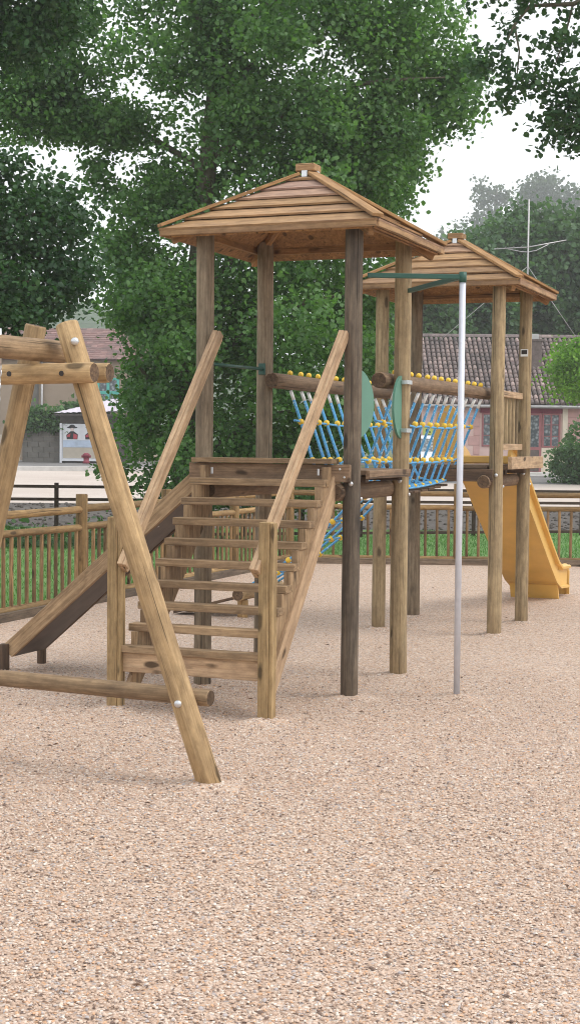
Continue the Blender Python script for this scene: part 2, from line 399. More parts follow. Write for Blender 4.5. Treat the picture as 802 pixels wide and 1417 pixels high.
# loose pebbles lying on the near gravel
def pebbles(n, Y0, Y1):
    Y = np.sqrt(RNG.uniform(Y0 ** 2, Y1 ** 2, n)); t_ = RNG.uniform(-.62, .66, n); X = t_ * Y; keep = RNG.random(n) < np.clip((Y1 - Y) / (.55 * (Y1 - Y0)), 0, 1) * np.clip((.66 - np.abs(t_)) / .38, 0, 1); X, Y = X[keep], Y[keep]; n = len(X)
    c = np.stack([SO.x + SX.x * X + SY.x * Y, SO.y + SX.y * X + SY.y * Y, RNG.uniform(-.001, .005, n)], 1)
    O = np.array([(1, 0, 0), (0, 1, 0), (-1, 0, 0), (0, -1, 0), (.55, .55, .62), (-.6, .5, .6), (-.5, -.6, .65), (.6, -.5, .6), (0, 0, .9)], float)
    O = O[None] * RNG.uniform(.75, 1.25, (n, 9, 1)) * np.stack([RNG.uniform(.8, 1.3, n), RNG.uniform(.6, 1, n), RNG.uniform(.5, .9, n)], 1)[:, None, :] * (RNG.gamma(14, 1 / 14, n) * .0052)[:, None, None]
    a = RNG.uniform(0, 6.28, n); t = RNG.normal(0, .35, n); ca, sa, ct, st_ = np.cos(a), np.sin(a), np.cos(t), np.sin(t)
    x, y, z = O[..., 0], O[..., 1], O[..., 2]; y, z = y * ct[:, None] - z * st_[:, None], y * st_[:, None] + z * ct[:, None]
    V = np.stack([x * ca[:, None] - y * sa[:, None], x * sa[:, None] + y * ca[:, None], z], -1) + c[:, None, :]
    T = np.array([(0, 4, 7), (0, 1, 4), (1, 5, 4), (1, 2, 5), (2, 6, 5), (2, 3, 6), (3, 7, 6), (3, 0, 7), (4, 5, 8), (5, 6, 8), (6, 7, 8), (7, 4, 8)])
    F = ((np.arange(n) * 9)[:, None, None] + T[None]).reshape(-1); me = bpy.data.meshes.new('pebbles')
    me.vertices.add(n * 9); me.vertices.foreach_set('co', V.astype(np.float32).ravel()); me.loops.add(len(F)); me.loops.foreach_set('vertex_index', F.astype(np.int32))
    me.polygons.add(n * 12); me.polygons.foreach_set('loop_start', (np.arange(n * 12) * 3).astype(np.int32)); me.polygons.foreach_set('use_smooth', np.ones(n * 12, bool))
    at = me.attributes.new('bv', 'FLOAT', 'POINT'); at.data.foreach_set('value', np.repeat(RNG.random(n), 9).astype(np.float32))
    me.materials.append(M['pebble']); me.update(calc_edges=True); o = bpy.data.objects.new('pebbles', me); COL.objects.link(o)
    return tag(o, 'loose tan and pink pebbles covering the near gravel', 'pebbles', None, 'stuff')
pebbles(430000, 3.3, 11)
# a few dry leaf bits lying about
def litter():
    mb = MB((0, 0, 0))
    for k in range(130):
        Y = math.sqrt(random.uniform(14, 300)); p = site(random.uniform(-.2, .24) * Y, Y, .012); a = random.uniform(0, 6.28); L_ = random.uniform(.008, .022); c, q = math.cos(a), math.sin(a)
        pts = [p + Vector((c * u * L_ - q * v * L_, q * u * L_ + c * v * L_, w * L_)) for u, v, w in ((-1, 0, .1), (-.1, -.5, .45), (1, .1, 0), (0, .45, .3))]
        mb.add(pts, [[0, 1, 2, 3]])
    return tag(mb.build('leaf_litter', M['drybit']), 'scattered dry brown leaf bits on the gravel', 'leaf litter', None, 'stuff')
M['drybit'] = plain('dry_brown_leaf', (.13, .075, .045), .8, 0, .4, 40)
litter()
# pavement with kerb in front of the left-hand buildings
mb = MB(site(-20, 52)); 
def sbox(mb, X0, X1, Y0, Y1, z0, z1, bv=None):
    c = site((X0 + X1) / 2, (Y0 + Y1) / 2, (z0 + z1) / 2)
    board(mb, c, SX.to_3d(), SY.to_3d(), (0, 0, 1), X1 - X0, Y1 - Y0, z1 - z0, .01, bv)
sbox(mb, -60, 2.4, 52, 52.25, .3, .76); o = tag(mb.build('kerb', M['kerb']), None, None, None, 'structure')
sheet('pavement', [-60, -20, 2.4], [52.25, 54, 58, 66], .09, M['asphalt'])
# hill
mb = MB(site(0, 300)); nx, ny = 70, 26; vs = []
for j in range(ny):
    for i in range(nx):
        X = -330 + 660 * i / (nx - 1); Y = 230 + 230 * j / (ny - 1)
        h = 36 * math.exp(-((X + 120) / 120) ** 2) + 7
        h *= math.sin(min(1, j / (ny * .55)) * math.pi / 2) ** 1.2
        h += 1.6 * math.sin(X * .31 + Y * .17) * (j > 1) + random.uniform(-1.2, 1.2) * (j > 1)
        vs.append(site(X, Y, .6 + max(0, h)))
mb.add(vs, [[j * nx + i, j * nx + i + 1, (j + 1) * nx + i + 1, (j + 1) * nx + i] for j in range(ny - 1) for i in range(nx - 1)], None, .5, 0, True)
tag(mb.build('hill', M['hillmat']), None, None, None, 'structure')

# ------------------------------------------------------------------ play towers
def bolt(mb, p, d, r=.013):
    ball(mb, p, r, (1, 1, .6), 10, 6, d)

PR = .059; PS = .511
def make_tower(ox, oy, label, post_mats, roof_seed):
    random.seed(roof_seed)
    t = thing('play_tower', label, 'play tower', (ox, oy, 0), 0, 'roofed wooden play towers')
    # posts
    k = 0
    for sx in (-1, 1):
        for sy in (-1, 1):
            mb = P(t); x, y = ox + sx * PS, oy + sy * PS
            log(mb, (x, y, -.02), (x, y, 3.03), PR * random.uniform(.97, 1.05), PR * .96, groove=random.randrange(18))
            mk, lb = post_mats[k]
            po = mb.build('post', [M[mk], M['end']], t, lb); k += 1
            b = P(t); bolt(b, (x + .012, y - PR * 1.0, 1.355), (0, -1, 0), .017); b.build('bolt', M['steel'], po)
            b = P(t); bolt(b, (x + PR * 1.02, y + .01, 1.26), (1, 0, 0), .013); b.build('bolt', M['steel'], po)
    # round beams below the deck
    for sx in (-1, 1):
        mb = P(t); log(mb, (ox + sx * .43, oy - .62, 1.30), (ox + sx * .43, oy + .60, 1.30), .056); mb.build('beam', [M['deck'], M['end']], t)
    for sy in (-1, 1):
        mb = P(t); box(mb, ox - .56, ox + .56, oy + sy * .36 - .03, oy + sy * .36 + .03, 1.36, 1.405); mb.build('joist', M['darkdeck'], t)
    # deck planks
    mb = P(t); n = 9
    for i in range(n):
        y0 = oy - .56 + 1.12 * i / n
        if i in (0, n - 1): box(mb, ox - .44, ox + .44, y0 + .003, y0 + 1.12 / n - .003, 1.407, 1.438, .003, 'x')
        else: box(mb, ox - .575, ox + .575, y0 + .003, y0 + 1.12 / n - .003, 1.407, 1.438, .003, 'x')
    mb.build('deck', M['deck'], t)
    # roof: four slopes of overlapping boards
    e, he, ha = .745, 2.945, 3.40; nb = 6
    apex = Vector((ox, oy, ha)); soff = P(t)
    dirs = [(Vector((1, 0, 0)), Vector((0, -1, 0))), (Vector((0, 1, 0)), Vector((1, 0, 0))), (Vector((-1, 0, 0)), Vector((0, 1, 0))), (Vector((0, -1, 0)), Vector((-1, 0, 0)))]
    for u, w in dirs:     # underside boarding
        a = Vector((ox, oy, he)) + w * (e - .03) - u * (e - .03); b_ = Vector((ox, oy, he)) + w * (e - .03) + u * (e - .03)
        nr = (b_ - a).cross(apex - a).normalized()
        prism(soff, [a - nr * .02, b_ - nr * .02, apex - nr * .02], -nr * .012)
    rf = soff.build('roof', M['soffit'], t)
    for u, w in dirs:
        mb = P(t)
        for i in range(nb):
            f0, f1 = i / nb, min(1, (i + 1.12) / nb); f1 = min(f1, .965)
            def pt(f, s_, up): 
                c = Vector((ox, oy, he)) + w * (e * (1 - f)) + Vector((0, 0, (ha - he) * f + up)); return c + u * (s_ * e * (1 - f) * .985)
            lo, hi = .025 + random.uniform(-.002, .004), .004
            q = [pt(f0, -1, lo), pt(f0, 1, lo), pt(f1, 1, hi), pt(f1, -1, hi)]
            nrm = (q[1] - q[0]).cross(q[3] - q[0]).normalized(); th = .013
            vs = q + [p - nrm * th for p in q]; o = off()
            gcs = [Vector((v.dot(w), v.z, v.dot(u))) + o for v in vs]
            mb.add(vs, [[0, 1, 2, 3], [7, 6, 5, 4], [0, 4, 5, 1], [1, 5, 6, 2], [2, 6, 7, 3], [3, 7, 4, 0]], gcs)
        # eave fascia strip
        a = Vector((ox, oy, he - .002)) + w * (e - .016)
        board(mb, a + Vector((0, 0, .0)), u, Vector((0, 0, 1)), w, 2 * e - .04, .036, .022, .003)
        mb.build('roof_slope', M['roofw'], rf)
    for sx, sy in ((1, -1), (1, 1), (-1, 1), (-1, -1)):
        mb = P(t); c = Vector((ox + sx * (e - .012), oy + sy * (e - .012), he + .035)); a = Vector((ox + sx * .05, oy + sy * .05, ha - .018))
        d = (a - c).normalized(); side = d.cross(Vector((0, 0, 1))).normalized(); nn = side.cross(d)
        beam_board(mb, c + nn * .012, a + nn * .012, .075, .022, side); mb.build('hip_board', M['hip'], rf)
        mb = P(t); beam_board(mb, Vector((ox + sx * (e - .07), oy + sy * (e - .07), he - .035)), Vector((ox + sx * .06, oy + sy * .06, ha - .085)), .07, .04, (0, 0, 1)); mb.build('rafter', M['soffit'], rf)
    mb = P(t); board(mb, (ox, oy, ha + .035), (1, 0, 0), (0, 1, 0), (0, 0, 1), .135, .135, .05, .006); mb.build('roof_cap', M['roofw'], rf)
    mb = P(t); box(mb, ox - .02, ox + .02, oy - .075, oy - .068, ha - .03, ha + .012, .001); mb.build('cap_bracket', M['steel'], rf)
    mb = P(t); box(mb, ox + .068, ox + .075, oy - .02, oy + .02, ha - .03, ha + .012, .001); mb.build('cap_bracket', M['steel'], rf)
    # inner ring board under the eave
    for u, w in dirs:
        mb = P(t); c = Vector((ox, oy, 2.985)) + w * (PS + PR + .02)
        board(mb, c, u, (0, 0, 1), w, 1.12, .07, .028); mb.build('wall_plate', M['soffit'], t)
    return t
T1 = make_tower(0, 0, 'front play tower with tall open stairs and two leaf-shaped green panels', [('post_grey', None), ('post_grey', None), ('post_dark', 'dark weathered blackish post'), ('post', None)], 3)
OX, OY = .062, 3.515
T2 = make_tower(OX, OY, 'rear play tower with slatted side rail and yellow slide behind it', [('post', None), ('post_grey', None), ('post', None), ('post', None)], 9)

# extras of the front tower
mb = P(T1); box(mb, -.565, .535, -.625, -.595, 1.365, 1.475); f_ = mb.build('front_fascia', M['deck'], T1)  # darker deck wood: shade of the recess under the top tread put into colour
mb = P(T1)
mb = None
for z in (1.395, 1.445): mb = P(T1); bolt(mb, (.50 - .03 * (z > 1.4), -.626, z), (0, -1, 0), .008); mb.build('screw', M['steel'], f_)
for x in (-.40, .33): mb = P(T1); box(mb, x - .008, x + .008, -.63, -.6255, 1.405, 1.447, .001); mb.build('bracket', M['steel'], f_)
mb = P(T1); box(mb, .5755, .605, -.44, .44, 1.385, 1.437); mb.build('side_plank', M['deck'], T1)
def leaf_panel(y_edge, sgn, wdt, y_post):
    mb = P(T1); x = .515; pts = []; n = 22; z0, h = 1.86, .215
    for i in range(n + 1):
        a = -math.pi / 2 + math.pi * i / n
        pts.append((x, y_edge + sgn * wdt * math.cos(a) ** 1.15, z0 + h * math.sin(a)))
    prism(mb, pts, (.016, 0, 0)); o = mb.build('side_panel', M['greenboard'], T1)
    for z in (1.70, 2.03) if sgn < 0 else ():
        b = P(T1); y0, y1 = sorted((y_edge + sgn * .03, y_post + sgn * .0))
        box(b, x + .062, x + .068, y0 - .01, y1 + .01, z - .014, z + .014, .002)
        box(b, x + .0165, x + .0615, y_edge + sgn * .012 - .008, y_edge + sgn * .012 + .008, z - .014, z + .014, .002)
        b.build('panel_bracket', M['steel'], o)
leaf_panel(-PS + PR + .003, 1, .30, -PS); leaf_panel(PS - PR - .003, -1, .17, PS)
mb = P(T1); tube(mb, [(-.505, -.47, 2.12), (-.505, .0, 2.125), (-.505, .46, 2.13)], .011); box(mb, -.53, -.48, .44, .452, 2.09, 2.17); mb.build('grab_bar', M['greenmetal'], T1)

# extras of the rear tower: slatted guard on its right side, notice plate
gx = OX + PS + .005
mb = P(T2); box(mb, gx - .035, gx - .005, OY - .45, OY + .45, 2.02, 2.075); mb.build('guard_rail', M['pale'], T2)
mb = P(T2); box(mb, gx - .035, gx - .005, OY - .45, OY + .45, 1.565, 1.62)
gr = mb.build('guard_rail', M['pale'], T2)
for i in range(7):
    mb = P(T2); y = OY - .40 + .8 * i / 6; log(mb, (gx - .052, y, 1.58), (gx - .052, y, 2.05), .018, seg=10); mb.build('guard_slat', [M['post'], M['end']], T2)
mb = P(T2); box(mb, OX + .605, OX + .64, OY - .50, OY + .74, 1.405, 1.51); mb.build('side_plank', M['pale'], T2)
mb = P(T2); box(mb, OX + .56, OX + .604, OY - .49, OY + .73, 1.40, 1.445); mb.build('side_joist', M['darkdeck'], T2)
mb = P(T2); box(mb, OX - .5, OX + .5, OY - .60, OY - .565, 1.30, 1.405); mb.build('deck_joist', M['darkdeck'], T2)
mb = P(T2); x, y = OX + PS, OY + PS; box(mb, x - .03, x + .038, y - PR - .006, y - PR - .002, 2.405, 2.47, .001)
pl = mb.build('notice_plate', M['white'], T2)
mb = P(T2); box(mb, x - .022, x + .03, y - PR - .008, y - PR - .0061, 2.425, 2.462, .0005); mb.build('plate_print', M['plug'], pl)

# ------------------------------------------------------------------ stairs
ST = thing('staircase', 'steep open wooden stairs with plank handrails up to the front tower', 'stairs', (-.15, -1.47, 0))
random.seed(21)
def stx(y): return -.15 + .11 * (y + 1.47) / .85      # centre of the flight, slightly askew
for i in range(1, 10):
    y = -.62 - .85 * i / 9; z = 1.505 - .1245 * i
    mb = P(ST); c = stx(y); w = .455
    if i == 9: box(mb, c - .48, c + .46, y - .03, y + .06, z - .042, z)
    else: box(mb, c - w, c + w + .01, y - .03, y + .075, z - .045, z)
    mb.build('tread', M['board'], ST)
mb = P(ST); box(mb, -.53, .43, -.672, -.53, 1.478, 1.51); mb.build('tread', M['board'], ST)
mb = P(ST); box(mb, stx(-1.47) - .48, stx(-1.47) + .46, -1.475, -1.44, .225, .356); mb.build('riser_board', M['pale'], ST)
for s in (-1, 1):
    mb = P(ST); xoff = .435 if s > 0 else -.40
    # cut stringer: steps on top, straight lower edge
    top = []; 
    def sp(y, z): return (stx(y) + xoff - .02, y, z)
    for i in range(0, 10):
        y = -.62 - .85 * i / 9; z = 1.505 - .1245 * i - .046
        top += [sp(y + .075 if i == 0 else y + .055, z), sp(y - .02, z)]
    low = [sp(-1.49, .06), sp(-1.40, .0), sp(-1.36, .02), sp(-.56, 1.20), sp(-.545, 1.46)]
    # split in quads to keep the outline clean
    for i in range(0, 9):
        y0 = -.62 - .85 * i / 9 + .045; y1 = -.62 - .85 * (i + 1) / 9 + .045; z = 1.505 - .1245 * i - .046
        b0 = 1.505 - .1245 * (i) - .30; b1 = b0 - .1245
        pts = [sp(y1, z), sp(y0, z), sp(y0, max(.0, b0)), sp(y1, max(0, b1))]
        prism(mb, pts, (.04, 0, 0), .5)
    mb.build('stringer', M['board'], ST)
    mb = P(ST); xo = xoff + (.028 if s > 0 else -.028)      # plank along the lower edge
    beam_board(mb, (stx(-.56) + xo, -.565, 1.40), (stx(-1.40) + xo, -1.43, .10), .10, .03, (0, 0, 1)); mb.build('stringer_plank', M['pale'], ST)
for (x, z1) in ((-.636, 1.155), (.343, 1.15)):
    mb = P(ST); box(mb, x - .043, x + .022, -1.52, -1.44, -.02, z1, .004); box(mb, x + .0225, x + .045, -1.512, -1.448, -.02, z1 - .005, .003)
    mb.build('newel_post', M['newel'], ST)
    
for (a, b) in (((-.578, -1.515, .852), (-.405, -.545, 2.30)), ((.272, -1.515, .852), (.458, -.548, 2.285))):
    mb = P(ST); a, b = Vector(a), Vector(b)
    beam_board(mb, a, b, .105, .035, (0, -.85, .5)); d = (b - a).normalized()
    w = Vector((0, -.85, .5)); w = (w - d * w.dot(d)).normalized(); t_ = d.cross(w)
    beam_board(mb, a + t_ * .029 + w * .02, b + t_ * .029 + w * .02, .06, .022, (0, -.85, .5))
    mb.build('handrail', M['pale'], ST)

# ------------------------------------------------------------------ wooden slide on the left of the front tower
random.seed(5)
SL = thing('wooden_slide', 'wood-sided slide with dark bed running down left of the front tower', 'slide', (-1.97, -.18, 0))
top, bot = Vector((-.53, 0, 1.375)), Vector((-1.985, 0, .13))
for y, nm in ((-.52, 0), (-.09, 1)):
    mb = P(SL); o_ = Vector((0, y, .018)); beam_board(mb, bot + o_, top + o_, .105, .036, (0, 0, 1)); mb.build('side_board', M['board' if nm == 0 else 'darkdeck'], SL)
nrm = Vector((-(top - bot).z, 0, (top - bot).x)).normalized()
mb = P(SL); beam_board(mb, bot + nrm * -.02 + Vector((.02, -.305, 0)), top + nrm * -.02 + Vector((0, -.305, 0)), .39, .014, (0, 1, 0)); mb.build('slide_bed', M['bed'], SL)
for k in range(1, 8):
    mb = P(SL); c = bot + (top - bot) * (k / 8) - nrm * .029; bolt(mb, c + Vector((0, -.44, 0)), -nrm, .008); mb.build('screw', M['steel'], SL)
for y in (-.545, -.05):
    mb = P(SL); log(mb, (-2.0, y, -.02), (-2.0, y, .20), .033, seg=12); mb.build('foot', [M['darkdeck'], M['end']], SL)

# ------------------------------------------------------------------ rope bridge between the towers
random.seed(31)
BR = thing('rope_bridge', 'blue rope net bridge with yellow beads between the two towers', 'rope bridge', (0, 1.75, 1.3))
for x in (-.395, .395):
    mb = P(BR); log(mb, (x, .36, 2.045), (x + .05, 3.20, 2.045), .056, .05, groove=4); mb.build('log_rail', [M['honey'] if x > 5 else M['deck'], M['end']], BR)
NR = 13
RJ = [random.uniform(-.016, .016) for _ in range(NR)]
def ry(k): return .70 + 2.25 * k / (NR - 1) + RJ[k]
def rx(k): return .05 * (ry(k) - .36) / 2.84
def sag(y): u = (y - 1.75) / 1.25; return 1.25 + .05 * u * u
for k in range(NR):
    y = ry(k); c = rx(k); zb = sag(y); jit = random.uniform(-.02, .02)
    prof = [(-.395, 1.985), (-.30, 1.76), (-.19, 1.485), (-.115, zb + .03), (0, zb), (.115, zb + .03), (.19, 1.485), (.30, 1.76), (.395, 1.985)]
    mb = P(BR); pts = []
    for q, (a, z) in enumerate(prof):
        dy = (-.16 if q < 4 else .0) if False else 0
        # ropes lean along the bridge on their way down
        lean = .10 * (1.985 - z) / .7 * (1 if a > 0 else -1)
        pts.append((c + a + random.uniform(-.006, .006), y + lean * .9 + jit, z))
    tube(mb, pts, .0108, 8); r_ = mb.build('net_rope', M['rope'], BR)
    for q in (0, -1):
        mb = P(BR); a, b = Vector(pts[q]), Vector(pts[1 if q == 0 else -2]); tube(mb, [a, a + (b - a).normalized() * .075], .0125, 8); mb.build('rope_sleeve', M['white'], r_)
    for x in (-.395, .395): mb = P(BR); ball(mb, (x + c, y, 2.045 + .055 + .010), .021); mb.build('bead', M['bead'], r_)
    for q in (1, 2, 3, 5, 6, 7): mb = P(BR); ball(mb, pts[q], .0235 if q not in (3, 5) else .016, (1, 1.15, 1)); mb.build('rope_connector', M['bead'], r_)
for (a, z) in ((-.30, 1.76), (-.19, 1.485), (.19, 1.485), (.30, 1.76)):
    mb = P(BR); pts = []
    lean = .09 * (1.985 - z) / .7 * (1 if a > 0 else -1)
    for k in range(NR): pts.append((rx(k) + a, ry(k) + lean, z + random.uniform(-.008, .008) - .02 * math.sin(math.pi * k / (NR - 1))))
    e0 = (a, .56, z + .01); e1 = (rx(NR - 1) + a, 3.02, z + .01)
    tube(mb, [e0] + pts + [e1], .008, 8); mb.build('long_rope', M['rope'], BR)
for a in (-.115, 0, .115):
    mb = P(BR); tube(mb, [(a, .56, 1.36)] + [(rx(k) + a, ry(k), sag(ry(k)) + .012) for k in range(NR)] + [(a + .05, 2.95, 1.36)], .009, 8); mb.build('long_rope', M['rope'], BR)
for k in range(NR - 1):
    mb = P(BR); y = (ry(k) + ry(k + 1)) / 2; box(mb, -.13 + rx(k), .13 + rx(k), y - .08, y + .08, sag(y) - .032, sag(y) - .012, .003); mb.build('foot_board', M['darkdeck'], BR)

# ------------------------------------------------------------------ climbing net left of the rear tower
CN = thing('climbing_net', 'sloping blue rope climbing net left of the rear tower', 'climbing net', (-1.78, 3.5, 0))
mb = P(CN); log(mb, (-1.78, 3.0, .235), (-1.78, 4.0, .235), .058); mb.build('anchor_log', [M['honey'], M['end']], CN)
for y in (3.12, 3.88):
    mb = P(CN); log(mb, (-1.78, y, -.02), (-1.78, y, .18), .05, seg=14); mb.build('anchor_post', [M['fence'], M['end']], CN)
na, nc = 4, 7
def cnp(i, j): 
    u = j / (nc - 1); y = 3.1 + .8 * i / (na - 1)
    return Vector((-.50 + (-1.75 + .50) * u, y, 1.36 + (.29 - 1.36) * u - .10 * math.sin(math.pi * u)))
for i in range(na):
    mb = P(CN); tube(mb, [cnp(i, j) for j in range(nc)], .011); mb.build('net_rope', M['rope'], CN)
for j in range(1, nc - 1):
    mb = P(CN); tube(mb, [cnp(i, j) for i in range(na)], .010); r_ = mb.build('cross_rope', M['rope'], CN)
    for i in range(na): mb = P(CN); ball(mb, cnp(i, j), .027, (1, 1.1, 1)); mb.build('rope_connector', M['bead'], r_)
for k in range(3): mb = P(CN); beam_board(mb, (-2.52, 3.3 + .24 * k, .02), (-1.84, 3.3 + .24 * k, .20), .21, .025, (0, 1, 0)); mb.build('ramp_board', M['darkdeck'], CN)

# ------------------------------------------------------------------ fire pole
FP = thing('fire_pole', 'pale vertical sliding pole held out by dark green arms', 'fire pole', (1.126, -.211, 0))
mb = P(FP); tube(mb, [(1.126, -.211, -.02), (1.126, -.211, 1.3), (1.126, -.211, 2.625)], .0205, 16); mb.build('pole', M['whitemetal'], FP)
mb = P(FP); tube(mb, [(1.126, -.211, 2.625), (1.126, -.211, 2.69)], .024, 14); mb.build('collar', M['greenmetal'], FP)
for p in ((.57, -.43, 2.665), (.57, .47, 2.655)):
    mb = P(FP); q = Vector((1.115, -.211, 2.66)); beam_board(mb, p, q, .03, .03, (0, 0, 1)); mb.build('arm', M['greenmetal'], FP)
    
# ------------------------------------------------------------------ yellow slide behind the rear tower
random.seed(41)
YS = thing('plastic_slide', 'yellow plastic slide going down from the back of the rear tower', 'slide', (.2, 6.9, 0))
cx = OX + .13; hw = .225
path = [(4.10, 1.42), (4.28, 1.36), (4.6, 1.17), (5.2, .80), (5.8, .43), (6.15, .225), (6.4, .14), (6.70, .125), (6.83, .118)]
def ribbon(mb, prof, path, close=False):
    vs = []; n = len(prof)
    for j, (y, z) in enumerate(path):
        a = path[max(0, j - 1)]; b = path[min(len(path) - 1, j + 1)]
        d = Vector((b[0] - a[0], b[1] - a[1])).normalized(); nn = Vector((-d.y, d.x))
        for (x, h) in prof: vs.append((cx + x, y + nn.x * h, z + nn.y * h))
    m_ = len(path); fs = [[j * n + i, (j + 1) * n + i, (j + 1) * n + (i + 1) % n, j * n + (i + 1) % n] for j in range(m_ - 1) for i in range(n)]
    fs += [list(range(n)), [(m_ - 1) * n + i for i in range(n)][::-1]]
    mb.add(vs, fs, None, .5)
w2 = .03
half = [(hw + .05, -.035), (hw + .05, -.012), (hw + .016, -.004), (hw + .016, .165), (hw + .055, .172), (hw + .058, .196), (hw + .04, .21), (hw - .01, .205), (hw - .02, .09), (hw - .05, .012)]
prof = half + [(-a, b) for a, b in half[::-1]]
mb = P(YS); ribbon(mb, prof, path); ch = mb.build('chute', M['yellow'], YS)
mb = P(YS); prism(mb, [(cx - hw - .03, 6.26, .15), (cx + hw + .03, 6.26, .15), (cx + hw + .03, 6.34, -.01), (cx - hw - .03, 6.34, -.01)], (0, .03, 0)); mb.build('end_skirt', M['yellow'], YS)
mb = P(YS); prism(mb, [(cx - hw - .03, 6.885, .12), (cx + hw + .03, 6.885, .12), (cx + hw + .03, 6.90, -.01), (cx - hw - .03, 6.90, -.01)], (0, .02, 0)); mb.build('end_plate', M['yellow'], YS)
for s in (-1, 1):
    mb = P(YS); tube(mb, [(cx + s * hw, 6.35, .325), (cx + s * hw, 6.62, .31), (cx + s * hw, 6.80, .305), (cx + s * hw, 6.89, .25), (cx + s * hw, 6.91, -.01)], [.03, .036, .038, .034, .022], 10); mb.build('end_lip', M['yellow'], YS)
# entry panels
def arch(x0, x1, zt, zflat):
    pts = [(x0, 1.44), (x1, 1.44), (x1, zflat)]; n = 10; c = (x0 + x1) / 2; r = (x1 - x0) / 2
    for i in range(n + 1): a = math.pi * i / n; pts.append((c + r * math.cos(a), zflat + (zt - zflat) * math.sin(a)))
    return [(p[0], 4.075, p[1]) for p in pts]
for pts, y, t_ in (([(-.30, 1.44), (-.165, 1.44), (-.165, 1.905), (-.25, 1.905), (-.278, 1.80)], 4.08, .03), ([(-.158, 1.44), (.02, 1.44), (-.03, 1.75), (-.06, 1.88), (-.085, 1.94), (-.115, 1.968), (-.15, 1.972), (-.18, 1.952), (-.197, 1.915), (-.158, 1.912)], 4.07, .035)):
    mb = P(YS); prism(mb, [(x, y, z) for x, z in pts], (0, t_, 0)); mb.build('entry_panel', M['yellow'], YS)
mb = P(YS); box(mb, -.29, .45, 4.02, 4.065, 1.44, 1.51, .012); mb.build('entry_sill', M['yellow'], YS)

# ------------------------------------------------------------------ swing frame
random.seed(51)
SW = thing('swing_set', 'honey-coloured log A-frame of a swing with paired cross logs', 'swing frame', (0, -3.1, 0))
for yy in (0, -2.75):
    for (a, b, r) in (((.742, -3.13 + yy, -.02), (-.016, -3.17 + yy, 2.165), .058), ((-.815, -2.99 + yy, -.02), (-.29, -2.99 + yy, 2.175), .055)):
        mb = P(SW); log(mb, a, b, r, r * .97, groove=random.choice((12, 14)), wob=.02); l_ = mb.build('leg', [M['honey'], M['end']], SW)
        if yy == 0:
            for p, d, r_ in (((.062, -3.225, 2.075), (.5, -.85, 0), .020), ((.60, -3.197, .385), (.2, -.95, 0), .019)) if a[0] > 0 else (((-.29, -3.0, 2.125), (0, -.5, .9), .018),):
                b_ = P(SW); bolt(b_, p, d, r_); b_.build('bolt', M['steel'], l_)
    mb = P(SW); log(mb, (-.43, -3.265 + yy, 1.918), (.19, -3.265 + yy, 1.924), .049, wob=.02); c_ = mb.build('cross_log', [M['honey'], M['end']], SW)
    for x in (-.242, .042): mb = P(SW); tube(mb, [(x, -3.265 + yy - .046, 1.92), (x, -3.265 + yy - .0515, 1.92)], .0125, 14); mb.build('bolt_plug', M['plug'], c_)
    mb = P(SW); log(mb, (-.56, -2.90 + yy, 1.935), (.075, -2.90 + yy, 1.941), .049, wob=.02); mb.build('cross_log', [M['honey'], M['end']], SW)
    mb = P(SW); log(mb, (-.85, -2.93 + yy, .40), (.71, -3.07 + yy, .40), .041, wob=.02); mb.build('foot_bar', [M['board'], M['end']], SW)
mb = P(SW); log(mb, (-.135, -3.0, 2.04), (-.135, -6.0, 2.0), .055, .055, wob=.02, groove=None); mb.build('top_beam', [M['board'], M['end']], SW)
# the hanging swing: two chains and a rubber seat, only one chain shows
SG = thing('swing', 'chain of a swing hanging from the log beam at the left edge', 'swing', (-.14, -3.7, .4))
def chain(mb, a, b, pitch=.03):
    a, b = Vector(a), Vector(b); n = int((b - a).length / pitch); d = (b - a).normalized(); x, y, _ = frame(d)
    for i in range(n):
        c = a + d * (pitch * (i + .5)); s_ = x if i % 2 else y; ring = []
        for k in range(9):
            t = 2 * math.pi * k / 8; ring.append(c + d * (.019 * math.cos(t)) + s_ * (.010 * math.sin(t)))
        tube(mb, ring, .0033, 5)
for y, y2 in ((-3.555, -3.70), (-4.1, -4.03)):
    mb = P(SG); chain(mb, (-.14, y, 1.955), (-.14, y2, .47)); o = mb.build('chain', M['chain'], SG)
    mb = P(SG); tube(mb, [(-.14, y, 2.115), (-.14, y, 1.95)], .008); mb.build('hanger', M['steel'], o)
mb = P(SG); box(mb, -.23, -.05, -4.05, -3.69, .44, .465, .01); mb.build('seat', M['rubber'], SG)

# gravel scuffed up round the feet of the posts
mb = MB((0, 0, 0))
feet = [(ox + sx * PS, oy + sy * PS) for ox, oy in ((0, 0), (OX, OY)) for sx in (-1, 1) for sy in (-1, 1)] + [(-.636, -1.48), (.343, -1.48), (.73, -3.13), (1.126, -.211), (-2.0, -.545), (-1.78, 3.12), (-1.78, 3.88)]
for fx_, fy_ in feet:
    vs = []; k1 = random.uniform(0, 6)
    for j, (r, z) in enumerate(((.02, .022), (.075, .020), (.115, .011), (.20, -.004))):
        for i in range(22):
            a = 2 * math.pi * i / 22; q = 1 + .18 * math.sin(2 * a + k1) + .1 * math.sin(5 * a + k1 * 2) + random.uniform(-.05, .05)
            vs.append((fx_ + r * q * math.cos(a), fy_ + r * q * math.sin(a), z + (random.uniform(-.004, .005) if j < 3 else 0)))
    mb.add(vs, [[j * 22 + i, j * 22 + (i + 1) % 22, (j + 1) * 22 + (i + 1) % 22, (j + 1) * 22 + i][::-1] for j in range(3) for i in range(22)] + [list(range(22))], None, .5, 0, True)
tag(mb.build('gravel_heaps', M['gravel']), 'gravel scuffed up around the feet of the posts', 'gravel', None, 'stuff')

